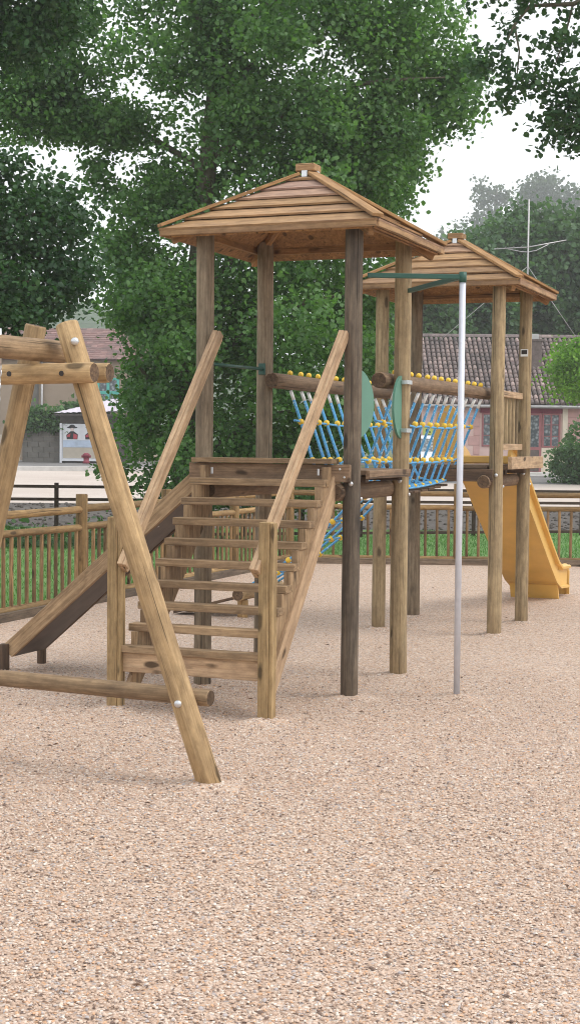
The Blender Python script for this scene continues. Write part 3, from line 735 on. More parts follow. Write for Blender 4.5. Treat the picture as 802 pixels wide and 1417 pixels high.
# ------------------------------------------------------------------ fences
random.seed(61)
def picket_fence(label, pts, top1=.945, top2=.765, npk=14):
    a0 = site(*pts[0]); f = thing('picket_fence', label, 'fence', a0)
    for k, p in enumerate(pts):
        mb = P(f); log(mb, site(p.x, p.y, -.03), site(p.x, p.y, 1.09), .058, seg=14); mb.build('post', [M['fence'], M['end']], f)
    for p, q in zip(pts[:-1], pts[1:]):
        d = (q - p).normalized(); pn = Vector((d.y, -d.x)) * .0
        for z, r in ((top1, .038), (top2, .036), (.075, .042)):
            a, b = p + d * .03, q - d * .03
            mb = P(f); log(mb, site(a.x, a.y, z + random.uniform(-.008, .008)), site(b.x, b.y, z + random.uniform(-.008, .008)), r, r * .95, seg=12); mb.build('rail', [M['fence'], M['end']], f)
        for i in range(npk):
            t = (i + .8) / (npk + .6) * (q - p).length; c = p + d * t
            mb = P(f); log(mb, site(c.x, c.y, .08), site(c.x + random.uniform(-.004, .004), c.y, top2 - .015), .019, seg=8, rings=3); mb.build('picket', [M['picket'], M['end']], f)
    return f
picket_fence('round-log picket fence along the left side of the gravel', FA[3:], npk=14)
picket_fence('round-log picket fence along the back of the gravel before the lawn', FB[0:1] + FB[1:4], npk=14)
for nm, pts, lb in (('timber_edging', FA[2:], 'low timber edging under the left picket fence'), ('timber_edging', FB, 'low timber edging under the back picket fence')):
    mb = MB(site(*pts[0])); p, q = pts[0], pts[-1]; d = (q - p).normalized(); n_ = Vector((d.y, -d.x)) * .085
    beam_board(mb, site(p.x + n_.x, p.y + n_.y, .03), site(q.x + n_.x, q.y + n_.y, .03), .10, .04, (0, 0, 1)); tag(mb.build(nm, M['edging']), lb, 'edging')
# dark brown rail fence beyond the lawn
RFc = thing('rail_fence', 'low dark brown post and rail fence beyond the lawn', 'fence', site(-6, 24))
RP = [Vector((-7.7 + 1.02 * k, 23.9 + .29 * k)) for k in range(0, 17)]
for k, p in enumerate(RP):
    h = .97 - .011 * k; mb = P(RFc); c = site(p.x, p.y, h / 2 - .05); board(mb, c, (0, 0, 1), SX.to_3d(), SY.to_3d(), h + .1, .065, .065); mb.build('post', M['brown'], RFc)
for z0 in (.90, .69, .06):
    mb = P(RFc)
    for a, b, k in zip(RP[:-1], RP[1:], range(99)):
        z = z0 - .009 * k * (z0 > .1); beam_board(mb, site(a.x, a.y - .05, z), site(b.x, b.y - .05, z - .009 * (z0 > .1)), .05 if z0 > .1 else .05, .03, (0, 0, 1))
    mb.build('rail', M['brown'], RFc)

# ------------------------------------------------------------------ foliage
LEAF = np.array([(0, 0, 0), (.42, .28, .06), (.36, .66, .04), (0, 1, -.06), (-.36, .66, .04), (-.42, .28, .06)], dtype=np.float32)
def leaves_mesh(name, pts, size, m, parent=None, origin=(0, 0, 0), up=.5, kind=None, droop=.5, gcs=None):
    """many leaf-shaped faces at pts (world), random tilt biased upward"""
    n = len(pts); pts = np.asarray(pts, dtype=np.float32)
    nr = RNG.normal(size=(n, 3)); nr[:, 2] += up * 1.6; nr /= np.linalg.norm(nr, axis=1)[:, None]
    tip = RNG.normal(size=(n, 3)); tip[:, 2] -= droop; tip -= nr * (tip * nr).sum(1)[:, None]; tip /= np.linalg.norm(tip, axis=1)[:, None]
    sd = np.cross(tip, nr); s = size * RNG.uniform(.65, 1.25, size=(n, 1))
    V = pts[:, None, :] + s[:, None] * (LEAF[None, :, 0:1] * sd[:, None] + LEAF[None, :, 1:2] * tip[:, None] + LEAF[None, :, 2:3] * nr[:, None])
    V = V.reshape(-1, 3) - np.array(origin, dtype=np.float32)
    base = (np.arange(n) * 6)[:, None]
    F = np.concatenate([base + np.array([0, 1, 2, 3]), base + np.array([0, 3, 4, 5])], axis=1).reshape(-1)
    me = bpy.data.meshes.new(name)
    me.vertices.add(n * 6); me.vertices.foreach_set('co', V.astype(np.float32).ravel())
    me.loops.add(n * 8); me.loops.foreach_set('vertex_index', F.astype(np.int32))
    me.polygons.add(n * 2); me.polygons.foreach_set('loop_start', (np.arange(n * 2) * 4).astype(np.int32))
    bvv = np.repeat(np.clip(RNG.beta(2, 2, n), 0, 1), 6).astype(np.float32)
    a = me.attributes.new('bv', 'FLOAT', 'POINT'); a.data.foreach_set('value', bvv)
    g_ = me.attributes.new('gc', 'FLOAT_VECTOR', 'POINT'); g_.data.foreach_set('vector', np.repeat(pts, 6, axis=0).astype(np.float32).ravel())
    me.materials.append(m); me.update(calc_edges=True); me.validate()
    o = bpy.data.objects.new(name, me); COL.objects.link(o)
    if parent is not None: o.parent = parent
    else: o.location = origin
    if kind: o['kind'] = kind
    return o
def inside(P_, poly):
    x, y = P_[:, 0], P_[:, 1]; c = np.zeros(len(P_), bool); n = len(poly)
    for i in range(n):
        (x0, y0), (x1, y1) = poly[i], poly[i - 1]
        m_ = ((y0 > y) != (y1 > y)); xi = (x1 - x0) * (y - y0) / ((y1 - y0) if y1 != y0 else 1e-9) + x0
        c ^= m_ & (x < xi)
    return c
def edge_dist(P_, poly):
    d = np.full(len(P_), 1e9); n = len(poly)
    for i in range(n):
        a = np.array(poly[i]); b = np.array(poly[i - 1]); ab = b - a
        t = np.clip(((P_ - a) @ ab) / (ab @ ab + 1e-9), 0, 1); q = a + t[:, None] * ab
        d = np.minimum(d, np.linalg.norm(P_ - q, axis=1))
    return d
def crown_points(poly, Y0, depth, nclump, per, sig, holes=(), rag=.12, nb=60, br=.5, spread=.55):
    """boughs through the volume of a crown whose section at distance Y0 is poly (site X, z); each bough is a flattened cloud of leaf clumps"""
    poly = np.array(poly); lo, hi = poly.min(0) - rag, poly.max(0) + rag
    def sample(k):
        got = []; tot = 0
        while tot < k:
            q = RNG.uniform(lo, hi, size=(k * 2 + 50, 2)); q = q[inside(q, poly)]; got.append(q); tot += len(q)
        return np.concatenate(got)[:k]
    def thick(q): return depth * np.sqrt(np.clip(edge_dist(q, poly) / 1.6, .02, 1))
    bq = sample(nb); by = RNG.uniform(-1, 1, nb) * thick(bq); bs_ = br * RNG.uniform(.7, 1.35, nb)
    got = []; tot = 0
    while tot < nclump:
        k = nclump * 2; nbough = int(k * spread); i = RNG.integers(0, nb, nbough)
        g_ = RNG.normal(size=(nbough, 3)); g_ /= np.linalg.norm(g_, axis=1)[:, None]; g_ *= (RNG.uniform(.45, 1, nbough) ** .5)[:, None] * bs_[i][:, None] * np.array([1, 1, .55])
        q1 = np.stack([bq[i, 0] + g_[:, 0], by[i] + g_[:, 1], bq[i, 1] + g_[:, 2]], 1)
        u = sample(k - nbough); q2 = np.stack([u[:, 0], RNG.uniform(-1, 1, len(u)) * thick(u), u[:, 1]], 1)
        q = np.concatenate([q1, q2]); f2 = q[:, [0, 2]]; q = q[inside(f2 + RNG.normal(0, rag, f2.shape), poly)]
        for (hx, hz, hr) in holes: q = q[np.hypot(q[:, 0] - hx, q[:, 2] - hz) > hr * RNG.uniform(.7, 1.25, len(q))]
        got.append(q); tot += len(q)
    q = np.concatenate(got); q = q[RNG.permutation(len(q))[:nclump]]
    Y = Y0 + q[:, 1]; X = q[:, 0]; Z = q[:, 2]
    c = np.stack([SO.x + SX.x * X + SY.x * Y, SO.y + SX.y * X + SY.y * Y, Z], 1)
    pts = np.repeat(c, per, axis=0) + RNG.normal(0, 1, (nclump * per, 3)) * np.array([sig, sig, sig * .75])
    return pts, c
def branches(mb, base, targets, r, seg=6):
    for t in targets:
        a, b = Vector(base), Vector(t); mid = (a + b) / 2 + Vector((random.uniform(-.2, .2), random.uniform(-.2, .2), (b - a).length * .12))
        tube(mb, [a, (a * 3 + mid) / 4 + Vector((0, 0, .02)), mid, (mid + b) / 2 + Vector((0, 0, .05)), b], [r, r * .85, r * .6, r * .4, r * .15], seg)

# big leafy tree behind the front tower
main = [(-1.57, 10.32), (-1.75, 8.65), (-2.16, 8.17), (-3.0, 7.57), (-4.31, 7.5), (-4.78, 7.08), (-4.19, 6.66), (-3.23, 6.56), (-2.34, 6.5), (-2.16, 5.91), (-2.58, 5.43), (-2.88, 5.07), (-3.0, 4.36), (-2.78, 3.65), (-2.48, 3.17), (-2.50, 2.69), (-2.45, 2.1), (-2.52, 1.27), (-2.22, .68), (-1.33, .51), (-.02, .58), (1.17, .59), (1.64, 1.79), (1.97, 3.22), (2.02, 4.17), (2.18, 5.0), (1.94, 5.53), (2.47, 6.13), (2.3, 6.67), (3.01, 6.73), (3.25, 7.51), (3.07, 8.22), (2.65, 8.69), (2.53, 10.36)]
random.seed(71)
BT = thing('leafy_tree', 'tall broad leafy green tree standing behind the front tower', 'tree', site(-1.5, 25))
tk = [site(-1.51, 25, -.1), site(-1.46, 25, 1.8), site(-1.38, 25, 3.7), site(-1.2, 25, 5.8), site(-1.02, 25, 7.7), site(-.92, 25, 10.7)]
mb = P(BT); tube(mb, tk, [.24, .20, .17, .15, .13, .06], 14)
tr = mb.build('trunk', M['bark'], BT)
mb = P(BT)
for k, (hx, hz) in enumerate([(-3.9, 7.2), (-2.6, 4.9), (-2.3, 2.9), (-1.9, 1.2), (1.2, 2.2), (1.6, 4.0), (1.8, 6.2), (2.6, 7.4), (1.9, 9.2), (-1.5, 8.9), (.3, 1.3), (.8, 5.2), (.6, 8.2)]):
    zb = min(8.5, max(1.2, hz - 1.2)); b = site(np.interp(zb, [0, 3.7, 7.7, 10.7], [-1.5, -1.38, -1.02, -.92]), 25, zb)
    branches(mb, b, [site(hx, 25 + random.uniform(-1.5, 1.5), hz)], .075)
mb.build('branches', M['bark'], BT)
pts, _ = crown_points(main, 25, 2.4, 12000, 14, .13, [(-.44, 8.54, .26), (-.98, 5.83, .17), (-1.19, 8.39, .12), (-1.69, 6.03, .12), (-2.2, 7.2, .2), (2.0, 6.9, .2), (-3.4, 7.0, .12)], .10, 170, .55, .75)
p2_, _ = crown_points([(-4.0, 9.3), (-1.7, 9.6), (-1.8, 8.5), (-2.9, 7.5), (-4.3, 7.4)], 25, 1.2, 330, 14, .12, [(-2.6, 8.3, .2), (-3.2, 8.0, .15)], .1, 26, .35, .85)
p3_, _ = crown_points([(-3.6, 6.6), (-2.1, 6.6), (-2.0, 5.9), (-2.5, 5.2), (-3.2, 5.8)], 25, 1.0, 90, 14, .10, [(-2.7, 6.1, .2)], .1, 10, .25, .85)
p4_, _ = crown_points([(-3.15, 1.05), (-2.5, 1.0), (-2.2, 1.5), (-2.6, 1.4)], 25, .4, 22, 14, .08, [], .05, 4, .15, .8)
p5_, _ = crown_points([(-5.0, 8.5), (-3.5, 8.4), (-3.2, 7.2), (-3.5, 6.6), (-5.0, 6.4)], 25, 1.0, 420, 14, .11, [], .1, 26, .35, .8)
pts = np.concatenate([pts, p2_, p3_, p4_, p5_])
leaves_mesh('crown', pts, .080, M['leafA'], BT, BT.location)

# dark tree at the left edge, its trunk outside the frame
random.seed(72)
DT = thing('dark_leafy_tree', 'dark shaded tree reaching in from the upper left edge', 'tree', site(-4.6, 17))
mb = P(DT); tube(mb, [site(-4.6, 17, -.1), site(-4.5, 17, 3), site(-4.4, 17, 6), site(-4.2, 17, 9)], [.28, .23, .17, .06], 12); mb.build('trunk', M['bark'], DT)
mb = P(DT); branches(mb, site(-4.45, 17, 3.2), [site(-2.3, 17.2, 4.2), site(-2.6, 16.6, 3.3), site(-3.0, 17.3, 4.7)], .07); branches(mb, site(-4.4, 17, 5.6), [site(-2.3, 17, 7.0), site(-2.7, 17.5, 6.2)], .07); mb.build('branches', M['bark'], DT)
Lup = [(-3.9, 8.8), (-3.4, 9.2), (-1.88, 8.3), (-1.95, 7.3), (-2.12, 6.47), (-2.35, 6.06), (-2.66, 5.73), (-3.05, 5.61), (-3.9, 5.4)]
Llo = [(-4.6, 5.1), (-4.06, 4.9), (-2.85, 4.75), (-2.36, 4.48), (-2.04, 4.04), (-1.98, 3.5), (-2.3, 3.12), (-2.6, 2.92), (-2.97, 2.78), (-4.06, 2.5), (-4.6, 2.8)]
p1, _ = crown_points(Lup, 17, 1.5, 2000, 14, .11, [(-2.95, 6.55, .14), (-2.45, 7.0, .12)], .07, 60, .4, .7); p2, _ = crown_points(Llo, 17, 1.4, 1900, 14, .11, [(-2.9, 4.5, .08)], .07, 55, .4, .7)
leaves_mesh('crown', np.concatenate([p1, p2]), .062, M['leafB'], DT, DT.location)

# overhanging branch from a tree on the right
random.seed(73)
OT = thing('overhanging_tree', 'tree whose leafy branch hangs in from the upper right corner', 'tree', site(5.4, 14))
mb = P(OT); tube(mb, [site(5.4, 14, -.1), site(5.3, 14, 3), site(5.2, 14, 6), site(5.0, 14, 8.5)], [.26, .22, .17, .05], 12); mb.build('trunk', M['bark'], OT)
mb = P(OT); tube(mb, [site(5.2, 14, 5.6), site(4.2, 14, 6.2), site(3.45, 14, 6.0), site(2.9, 14, 5.72), (site(2.65, 14, 5.62)), site(2.26, 14, 5.60), site(2.12, 14, 5.43), site(2.0, 14, 5.15)], [.09, .06, .04, .026, .022, .016, .012, .006], 8)
for a, b in (((2.9, 5.72), (2.7, 4.5)), ((2.65, 5.62), (2.45, 4.9)), ((2.3, 5.6), (1.75, 5.9)), ((3.3, 5.95), (3.0, 4.9)), ((2.12, 5.43), (2.15, 4.8))):
    tube(mb, [site(a[0], 14, a[1]), site((a[0] + b[0]) / 2 + .05, 14.1, (a[1] + b[1]) / 2 + .1), site(b[0], 14.1, b[1])], [.013, .009, .004], 6)
mb.build('branches', M['bark'], OT)
Rp = [(1.40, 6.5), (1.50, 5.66), (1.80, 5.56), (2.00, 5.44), (1.85, 5.30), (1.74, 5.14), (1.74, 4.78), (2.1, 4.60), (2.26, 4.80), (2.40, 4.70), (2.22, 4.62), (2.30, 4.44), (2.55, 4.36), (2.68, 4.14), (2.86, 4.45), (3.25, 4.56), (4.2, 4.8), (4.4, 6.9), (2.4, 7.2)]
pts, _ = crown_points(Rp, 14, .8, 980, 13, .060, [(2.37, 5.43, .17), (2.22, 5.32, .10), (2.60, 5.02, .11), (2.72, 5.25, .07), (2.42, 4.98, .06), (1.75, 5.9, .06)], .05, 75, .24, .7)
leaves_mesh('crown', pts, .056, M['leafB'], OT, OT.location)

# row of trees behind the house
def blob_crown(c, R, n, per, sig):
    u = RNG.normal(size=(n, 3)); u /= np.linalg.norm(u, axis=1)[:, None]; r = RNG.uniform(.55, 1.0, n) ** .6
    lump = 1 + .15 * np.sin(u[:, 0] * 5 + c[0]) * np.cos(u[:, 2] * 5) + .13 * np.sin(u[:, 1] * 7 + u[:, 2] * 6 + c[1]) + .08 * np.sin(u[:, 0] * 13 + u[:, 2] * 11)
    p = np.array(c) + u * (np.array(R) * (r * lump)[:, None])
    return np.repeat(p, per, axis=0) + RNG.normal(0, sig, (n * per, 3))
def simple_tree(name, label, X, Y, h, cz, R, size, m, n, per, sig, group=None, tr=.25):
    random.seed(int(X * 10 + Y)); zg = gz(Y)
    t = thing(name, label, 'tree', site(X, Y, zg), 0, group)
    mb = P(t); tube(mb, [site(X, Y, zg - .1), site(X + .1, Y, zg + (cz - zg) * .6), site(X, Y, cz + R[2] * .5)], [tr, tr * .8, tr * .25], 8)
    branches(mb, site(X, Y, zg + (cz - zg) * .7), [site(X + random.uniform(-.7, .7) * R[0], Y + random.uniform(-.6, .6) * R[1], cz + random.uniform(-.2, .6) * R[2]) for _ in range(5)], tr * .4)
    mb.build('trunk', M['bark'], t)
    leaves_mesh('crown', blob_crown(site(X, Y, cz), R, n, per, sig), size, m, t, t.location)
    return t
row = [(5.6, 66, 6.4, (2.5, 2.4, 2.9), 'rounded dark tree left of the house roof, partly behind the rear tower'), (8.6, 68, 7.6, (2.7, 2.5, 3.2), 'dense dark green tree above the roof between the rear tower posts'), (11.6, 69, 8.7, (3.0, 2.6, 3.3), 'tall dense green tree behind the house and its aerial'), (14.8, 69, 8.9, (3.0, 2.6, 3.4), 'dense green tree behind the house at the right edge')]
for X, Y, cz, R, lb in row: simple_tree('dense_tree', lb, X, Y, 0, cz, R, .24, M['leafC'], 2300, 11, .28, 'dense trees behind the house')
# hazy far trees
def sparse_tree(X, Y, blobs, lb):
    zg = gz(Y); t = thing('far_tree', lb, 'tree', site(X, Y, zg)); random.seed(int(X))
    mb = P(t); top = max(b[1] for b in blobs); tube(mb, [site(X, Y, zg - .2), site(X, Y, 18), site(X + .3, Y, top)], [.8, .6, .15], 8)
    P_ = []
    for bx, bz, br, n in blobs:
        branches(mb, site(X, Y, max(6, bz - br * 4)), [site(bx, Y + random.uniform(-1, 1), bz)], .3)
        br *= FS; P_.append(blob_crown(site(bx, Y, bz), (br, br, br * .85), n, 10, .75))
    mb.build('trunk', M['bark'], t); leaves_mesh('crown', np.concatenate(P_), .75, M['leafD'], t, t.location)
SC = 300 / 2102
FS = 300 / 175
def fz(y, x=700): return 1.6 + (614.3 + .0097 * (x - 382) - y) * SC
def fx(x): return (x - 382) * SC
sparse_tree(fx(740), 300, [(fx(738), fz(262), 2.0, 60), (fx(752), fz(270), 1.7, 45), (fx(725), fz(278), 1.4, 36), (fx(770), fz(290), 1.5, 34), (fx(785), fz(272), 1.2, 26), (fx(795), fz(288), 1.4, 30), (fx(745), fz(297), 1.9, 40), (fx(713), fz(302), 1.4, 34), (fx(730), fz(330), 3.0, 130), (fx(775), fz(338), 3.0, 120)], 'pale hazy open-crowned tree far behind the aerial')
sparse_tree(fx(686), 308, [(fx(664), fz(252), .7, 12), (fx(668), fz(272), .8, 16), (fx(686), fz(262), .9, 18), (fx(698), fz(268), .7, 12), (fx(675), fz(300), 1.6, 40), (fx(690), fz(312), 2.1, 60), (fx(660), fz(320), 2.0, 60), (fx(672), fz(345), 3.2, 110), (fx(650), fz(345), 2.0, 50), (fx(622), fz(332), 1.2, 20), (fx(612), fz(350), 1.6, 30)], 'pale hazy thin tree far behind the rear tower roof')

# lime shrub-tree and dark bush at the right edge
simple_tree('lime_tree', 'bright lime-green feathery tree in front of the house roof', 9.55, 45, 0, 3.85, (1.55, 1.2, .95), 0.105, M['leafL'], 1100, 11, .13, None, .1)
def bush(name, label, X, Y, R, size, m, n, per=11, sig=.1):
    zg = gz(Y); t = thing(name, label, 'bush', site(X, Y, zg)); mb = P(t)
    for k in range(6):
        a = k * 1.05; tube(mb, [site(X, Y, zg - .03), site(X + R[0] * .5 * math.cos(a), Y + R[1] * .5 * math.sin(a), zg + R[2] * 1.1)], [.03, .008], 5)
    mb.build('stems', M['bark'], t); leaves_mesh('foliage', blob_crown(site(X, Y, zg + R[2] * .95), R, n, per, sig), size, m, t, t.location)
bush('round_bush', 'dark green rounded bush by the house step', 9.35, 46.5, (1.02, .8, .62), .10, M['leafC'], 420)
bush('loose_shrub', 'loose leafy shrub rising behind the rounded bush', 9.75, 48.5, (.62, .5, 1.0), .13, M['leafW'], 110, 9, .12)

# weeds along the dark fence and grass blades on the lawn
def strip(n, X0, X1, Y0, Y1, zfun):
    X = RNG.uniform(X0, X1, n); Y = RNG.uniform(Y0, Y1, n)
    return X, Y, np.array([SO.x + SX.x * X + SY.x * Y, SO.y + SX.y * X + SY.y * Y, zfun(X, Y)]).T
X, Y, pp = strip(420, -9.5, -1.4, 22.9, 23.7, lambda x, y: RNG.uniform(.03, .30, len(x)) * (1 + .35 * np.sin(x * 2.3)))
pw = np.repeat(pp[:330], 10, axis=0) + RNG.normal(0, .10, (3300, 3)); pw[:, 2] = np.abs(pw[:, 2])
tag(leaves_mesh('weeds', pw, .085, M['leafW'], None, site(-5, 23)), 'rough green weeds along the dark fence on the left', 'weeds', None, 'stuff')
def blades(name, n, X0, X1, Y0, Y1, h, m, lb, mask=None):
    X, Y, b = strip(n, X0, X1, Y0, Y1, lambda x, y: np.full(len(x), -.015))
    if mask is not None: k = mask(X, Y); b = b[k]; n = len(b)
    a = RNG.uniform(0, 6.28, n); w = np.stack([np.cos(a), np.sin(a), 0 * a], 1) * .006; t = b + np.stack([RNG.normal(0, .02, n), RNG.normal(0, .02, n), h * RNG.uniform(.5, 1.2, n)], 1)
    V = np.stack([b - w, b + w, t], 1).reshape(-1, 3) - np.array(site(0, 22)); me = bpy.data.meshes.new(name)
    me.from_pydata(V.tolist(), [], np.arange(n * 3).reshape(-1, 3).tolist())
    at = me.attributes.new('bv', 'FLOAT', 'POINT'); at.data.foreach_set('value', np.repeat(RNG.random(n), 3).astype(np.float32))
    g_ = me.attributes.new('gc', 'FLOAT_VECTOR', 'POINT'); g_.data.foreach_set('vector', np.repeat(b, 3, axis=0).astype(np.float32).ravel())
    me.materials.append(m); o = bpy.data.objects.new(name, me); COL.objects.link(o); o.location = site(0, 22)
    return tag(o, lb, 'grass', None, 'stuff')
def lawnmask(X, Y): 
    xl = -1.907 + .353 / .9356 * (Y - 14.9); return np.where(Y < 20.45, X < xl - .12, True)
blades('grass', 70000, -9, 9, 14.5, 28.5, .06, M['blade'], 'short green lawn grass beyond the picket fences', lawnmask)
X, Y, pp = strip(1500, -8, 10, 28.7, 32.9, lambda x, y: np.interp(y, [28.6, 33], [0, .27]) + .0)
mb = MB(site(0, 31))
for p in pp:
    ball(mb, p, random.uniform(.02, .055), (1, random.uniform(.7, 1.2), .7), 6, 4)
tag(mb.build('rubble', M['bank']), 'grey loose stones covering the bank behind the lawn', 'stones', None, 'stuff')

# ------------------------------------------------------------------ buildings
def roof_tiles(name, c0, c1, c2):
    m, nt, bs, out = mat(name); n = N(nt)
    bv = n.attr('bv', 'Fac'); gc = n.attr('gc', 'Vector')
    wn = n('TexWhiteNoise', {'Vector': gc}, noise_dimensions='3D').outputs[0]
    c = n.ramp(wn, [(0, c0), (.45, c1), (.85, c2), (1, tuple(min(1, x * 1.5) for x in c2))])
    tc = n('TexCoord').outputs['Object']
    c = n.mix(n.ramp(n.noise(tc, 1.1, 5, .65), [(.42, (0, 0, 0)), (.7, (.7, .7, .7))]), c, (.075, .07, .065))
    nt.links.new(c, bs.inputs['Base Color']); bs.inputs['Roughness'].default_value = .85
    return m
M['tileA'] = roof_tiles('weathered_clay_pantiles', (.125, .10, .098), (.22, .17, .16), (.36, .27, .245))
M['tileB'] = roof_tiles('red_brown_flat_tiles', (.15, .085, .08), (.20, .11, .10), (.235, .14, .125))
M['pink'] = plain('pink_rendered_wall', (.68, .49, .44), .9, 0, .10, 1.5, .2)
M['cream'] = plain('cream_stone', (.70, .61, .49), .9, 0, .12, 3, .2)
M['pinkstone'] = plain('rose_stone', (.56, .34, .31), .9, 0, .1, 3, .2)
M['burgundy'] = plain('burgundy_paint', (.22, .035, .06), .5, 0, .15, 5)
M['redframe'] = plain('faded_red_paint', (.34, .13, .135), .5, 0, .15, 5)
M['gutter'] = plain('zinc_gutter', (.42, .41, .40), .4, .6)
M['tan'] = plain('tan_rendered_wall', (.32, .25, .19), .9, 0, .12, .8, .2)
M['conc'] = plain('grey_block_wall', (.15, .14, .125), .9, 0, .25, 1.6, .3)
M['turq'] = plain('turquoise_paint', (.10, .42, .36), .5)
M['zincroof'] = plain('lilac_grey_metal_sheet', (.55, .50, .56), .45, .2, .1, 2)
M['darkwood'] = plain('dark_shed_boards', (.07, .06, .055), .8, 0, .3, 5)
M['poster'] = plain('pale_blue_poster_paper', (.42, .50, .62), .6, 0, .15, 4)
M['posterw'] = plain('white_poster_paper', (.66, .67, .70), .6, 0, .06, 4)
M['black'] = plain('black_print', (.02, .02, .025), .6)
M['redp'] = plain('red_print', (.40, .06, .08), .6)
M['skin'] = plain('pale_print', (.6, .5, .48), .6)
M['hydr'] = plain('red_hydrant_paint', (.20, .025, .045), .5)
M['beige'] = plain('beige_panel', (.45, .40, .33), .8, 0, .1, 2)
M['brick'] = plain('dark_brick', (.14, .11, .10), .9, 0, .3, 9)
M['carwhite'] = plain('white_car_paint', (.75, .76, .78), .25, 0, .03)
M['signy'] = plain('yellow_green_sign', (.50, .55, .12), .5, 0, .08)
def glass_mat():
    m, nt, bs, out = mat('window_glass_lace'); n = N(nt); tc = n('TexCoord').outputs['Object']
    v = n('TexVoronoi', {'Vector': tc, 'Scale': 9.0}); c = n.ramp(v.outputs['Distance'], [(.2, (.30, .33, .34)), (.6, (.085, .098, .107))])
    nt.links.new(c, bs.inputs['Base Color']); bs.inputs['Roughness'].default_value = .12; return m
M['glass'] = glass_mat()

def L(mb, X0, X1, y0, y1, z0, z1, ch=.006, bv=None): box(mb, X0, X1, y0, y1, z0, z1, ch, 'auto', bv)   # local to a rotated building
def pantiles(mb, X0, X1, y0, z0, y1, z1, tw=.175, tl=.28):
    ncol = int((X1 - X0) / tw); L_ = math.hypot(y1 - y0, z1 - z0); nrow = int(L_ / tl); d = Vector((0, (y1 - y0) / L_, (z1 - z0) / L_)); nn = Vector((0, -d.z, d.y))
    for r in range(nrow):
        for c in range(ncol):
            x = X0 + c * tw; vs = []; jz = random.uniform(-.006, .008); cc = (c * .731 + .1, r * .577 + .2, 0)
            for t in (0, 1):
                for k in range(5):
                    a = math.pi * k / 4; p = Vector((x + tw * (.5 - .41 * math.cos(a)), y0, z0)) + d * (tl * (r + t * 1.12)) + nn * (.095 * math.sin(a) + (.04 if t == 0 else .0) + jz); vs.append(p)
            fs = [[k, k + 1, 5 + k + 1, 5 + k] for k in range(4)] + [[0, 5, 9, 4][::1]] 
            fs = [[k, k + 1, 6 + k, 5 + k] for k in range(4)] + [[4, 3, 2, 1, 0]]
            mb.add(vs, fs, [cc] * 10, None, 0, [True] * 4 + [False])
random.seed(81)
HY = 53; H0 = site(0, HY, .58)
HS = thing('house', 'low pink house with weathered pantile roof and burgundy windows', 'house', H0, SROT)
HB = MB((0, 0, 0))
x0, x1 = 4.9, 17.0; hw_ = 2.42; dpt = 7.0
def LB(): return MB((0, 0, 0))
mb = LB(); L(mb, x0, x1, 0, dpt, -.1, hw_)
wl = mb.build('wall', M['pink'], HS)
mb = LB(); ridge_z = 5.02
prism(mb, [(x0, .05, hw_ + .001), (x0, dpt - .05, hw_ + .001), (x0, dpt / 2, ridge_z - .12)], (.25, 0, 0)); mb.build('gable', M['pink'], HS)
mb = LB(); pantiles(mb, x0 - .2, x1 + .2, -.35, hw_ + .02, dpt / 2, ridge_z); 
vs = [(x0 - .2, -.3, hw_ - .03), (x1 + .2, -.3, hw_ - .03), (x1 + .2, dpt / 2, ridge_z - .05), (x0 - .2, dpt / 2, ridge_z - .05), (x1 + .2, dpt + .3, hw_ - .03), (x0 - .2, dpt + .3, hw_ - .03)]
mb.add(vs, [[0, 1, 2, 3], [3, 2, 4, 5]], [(.3, .4, 0)] * 6, None, 1)
for c in range(30):
    x = x0 - .2 + c * .42; vs = []
    for t in (0, .44):
        for k in range(6): a = math.pi * k / 5; vs.append((x + t, dpt / 2 + .13 * math.cos(a), ridge_z + .02 + .12 * math.sin(a)))
    mb.add(vs, [[k, k + 1, 7 + k, 6 + k] for k in range(5)], [(c * .37, .9, 0)] * 12, None, 0, True)
rf = mb.build('roof', [M['tileA'], M['darkwood']], HS)
mb = LB(); tube(mb, [(x0 - .2, -.42, hw_ - .02), (x1 + .2, -.42, hw_ - .05)], .055, 8); mb.build('gutter', M['gutter'], HS)
mb = LB(); L(mb, 9.0, 9.45, 1.6, 2.1, 3.4, 4.78); L(mb, 8.95, 9.5, 1.55, 2.15, 4.78, 4.86); ck_ = mb.build('chimney', M['brick'], rf)
mb = LB(); L(mb, 9.1, 9.35, 1.7, 2.0, 4.86, 5.05); mb.build('chimney_pot', M['gutter'], ck_)
def window(mbx0, mbx1, z0, z1, cols, rows, name='window', lab=None, lintel=True):
    w = LB(); t = .06
    L(w, mbx0, mbx0 + t, -.045, .03, z0, z1); L(w, mbx1 - t, mbx1, -.045, .03, z0, z1); L(w, mbx0 + t, mbx1 - t, -.044, .03, z0, z0 + t); L(w, mbx0 + t, mbx1 - t, -.044, .03, z1 - t, z1)
    for k in range(1, cols): x = mbx0 + (mbx1 - mbx0) * k / cols; L(w, x - .03, x + .03, -.04, .03, z0 + t, z1 - t)
    for k in range(1, rows): z = z0 + (z1 - z0) * k / rows; L(w, mbx0 + t, mbx1 - t, -.035, .025, z - .012, z + .012)
    o = w.build(name, M['redframe'], HS, lab)
    g_ = LB(); L(g_, mbx0 + t, mbx1 - t, -.012, -.004, z0 + t, z1 - t, .001); g_.build('pane', M['glass'], o)
    if lintel:
        g_ = LB(); L(g_, mbx0 - .06, mbx1 + .06, -.06, .03, z1 + .003, z1 + .22); g_.build('lintel', M['burgundy'], o)
window(7.12, 8.1, 1.0, 2.17, 2, 3)
window(9.22, 9.85, .98, 2.17, 2, 3)
mb = LB(); L(mb, 8.72, 9.2, -.05, .02, .08, 2.17); dr = mb.build('door', M['redframe'], HS)
mb = LB(); L(mb, 8.80, 9.10, -.056, -.0505, 1.0, 2.1, .002); mb.build('pane', M['glass'], dr)
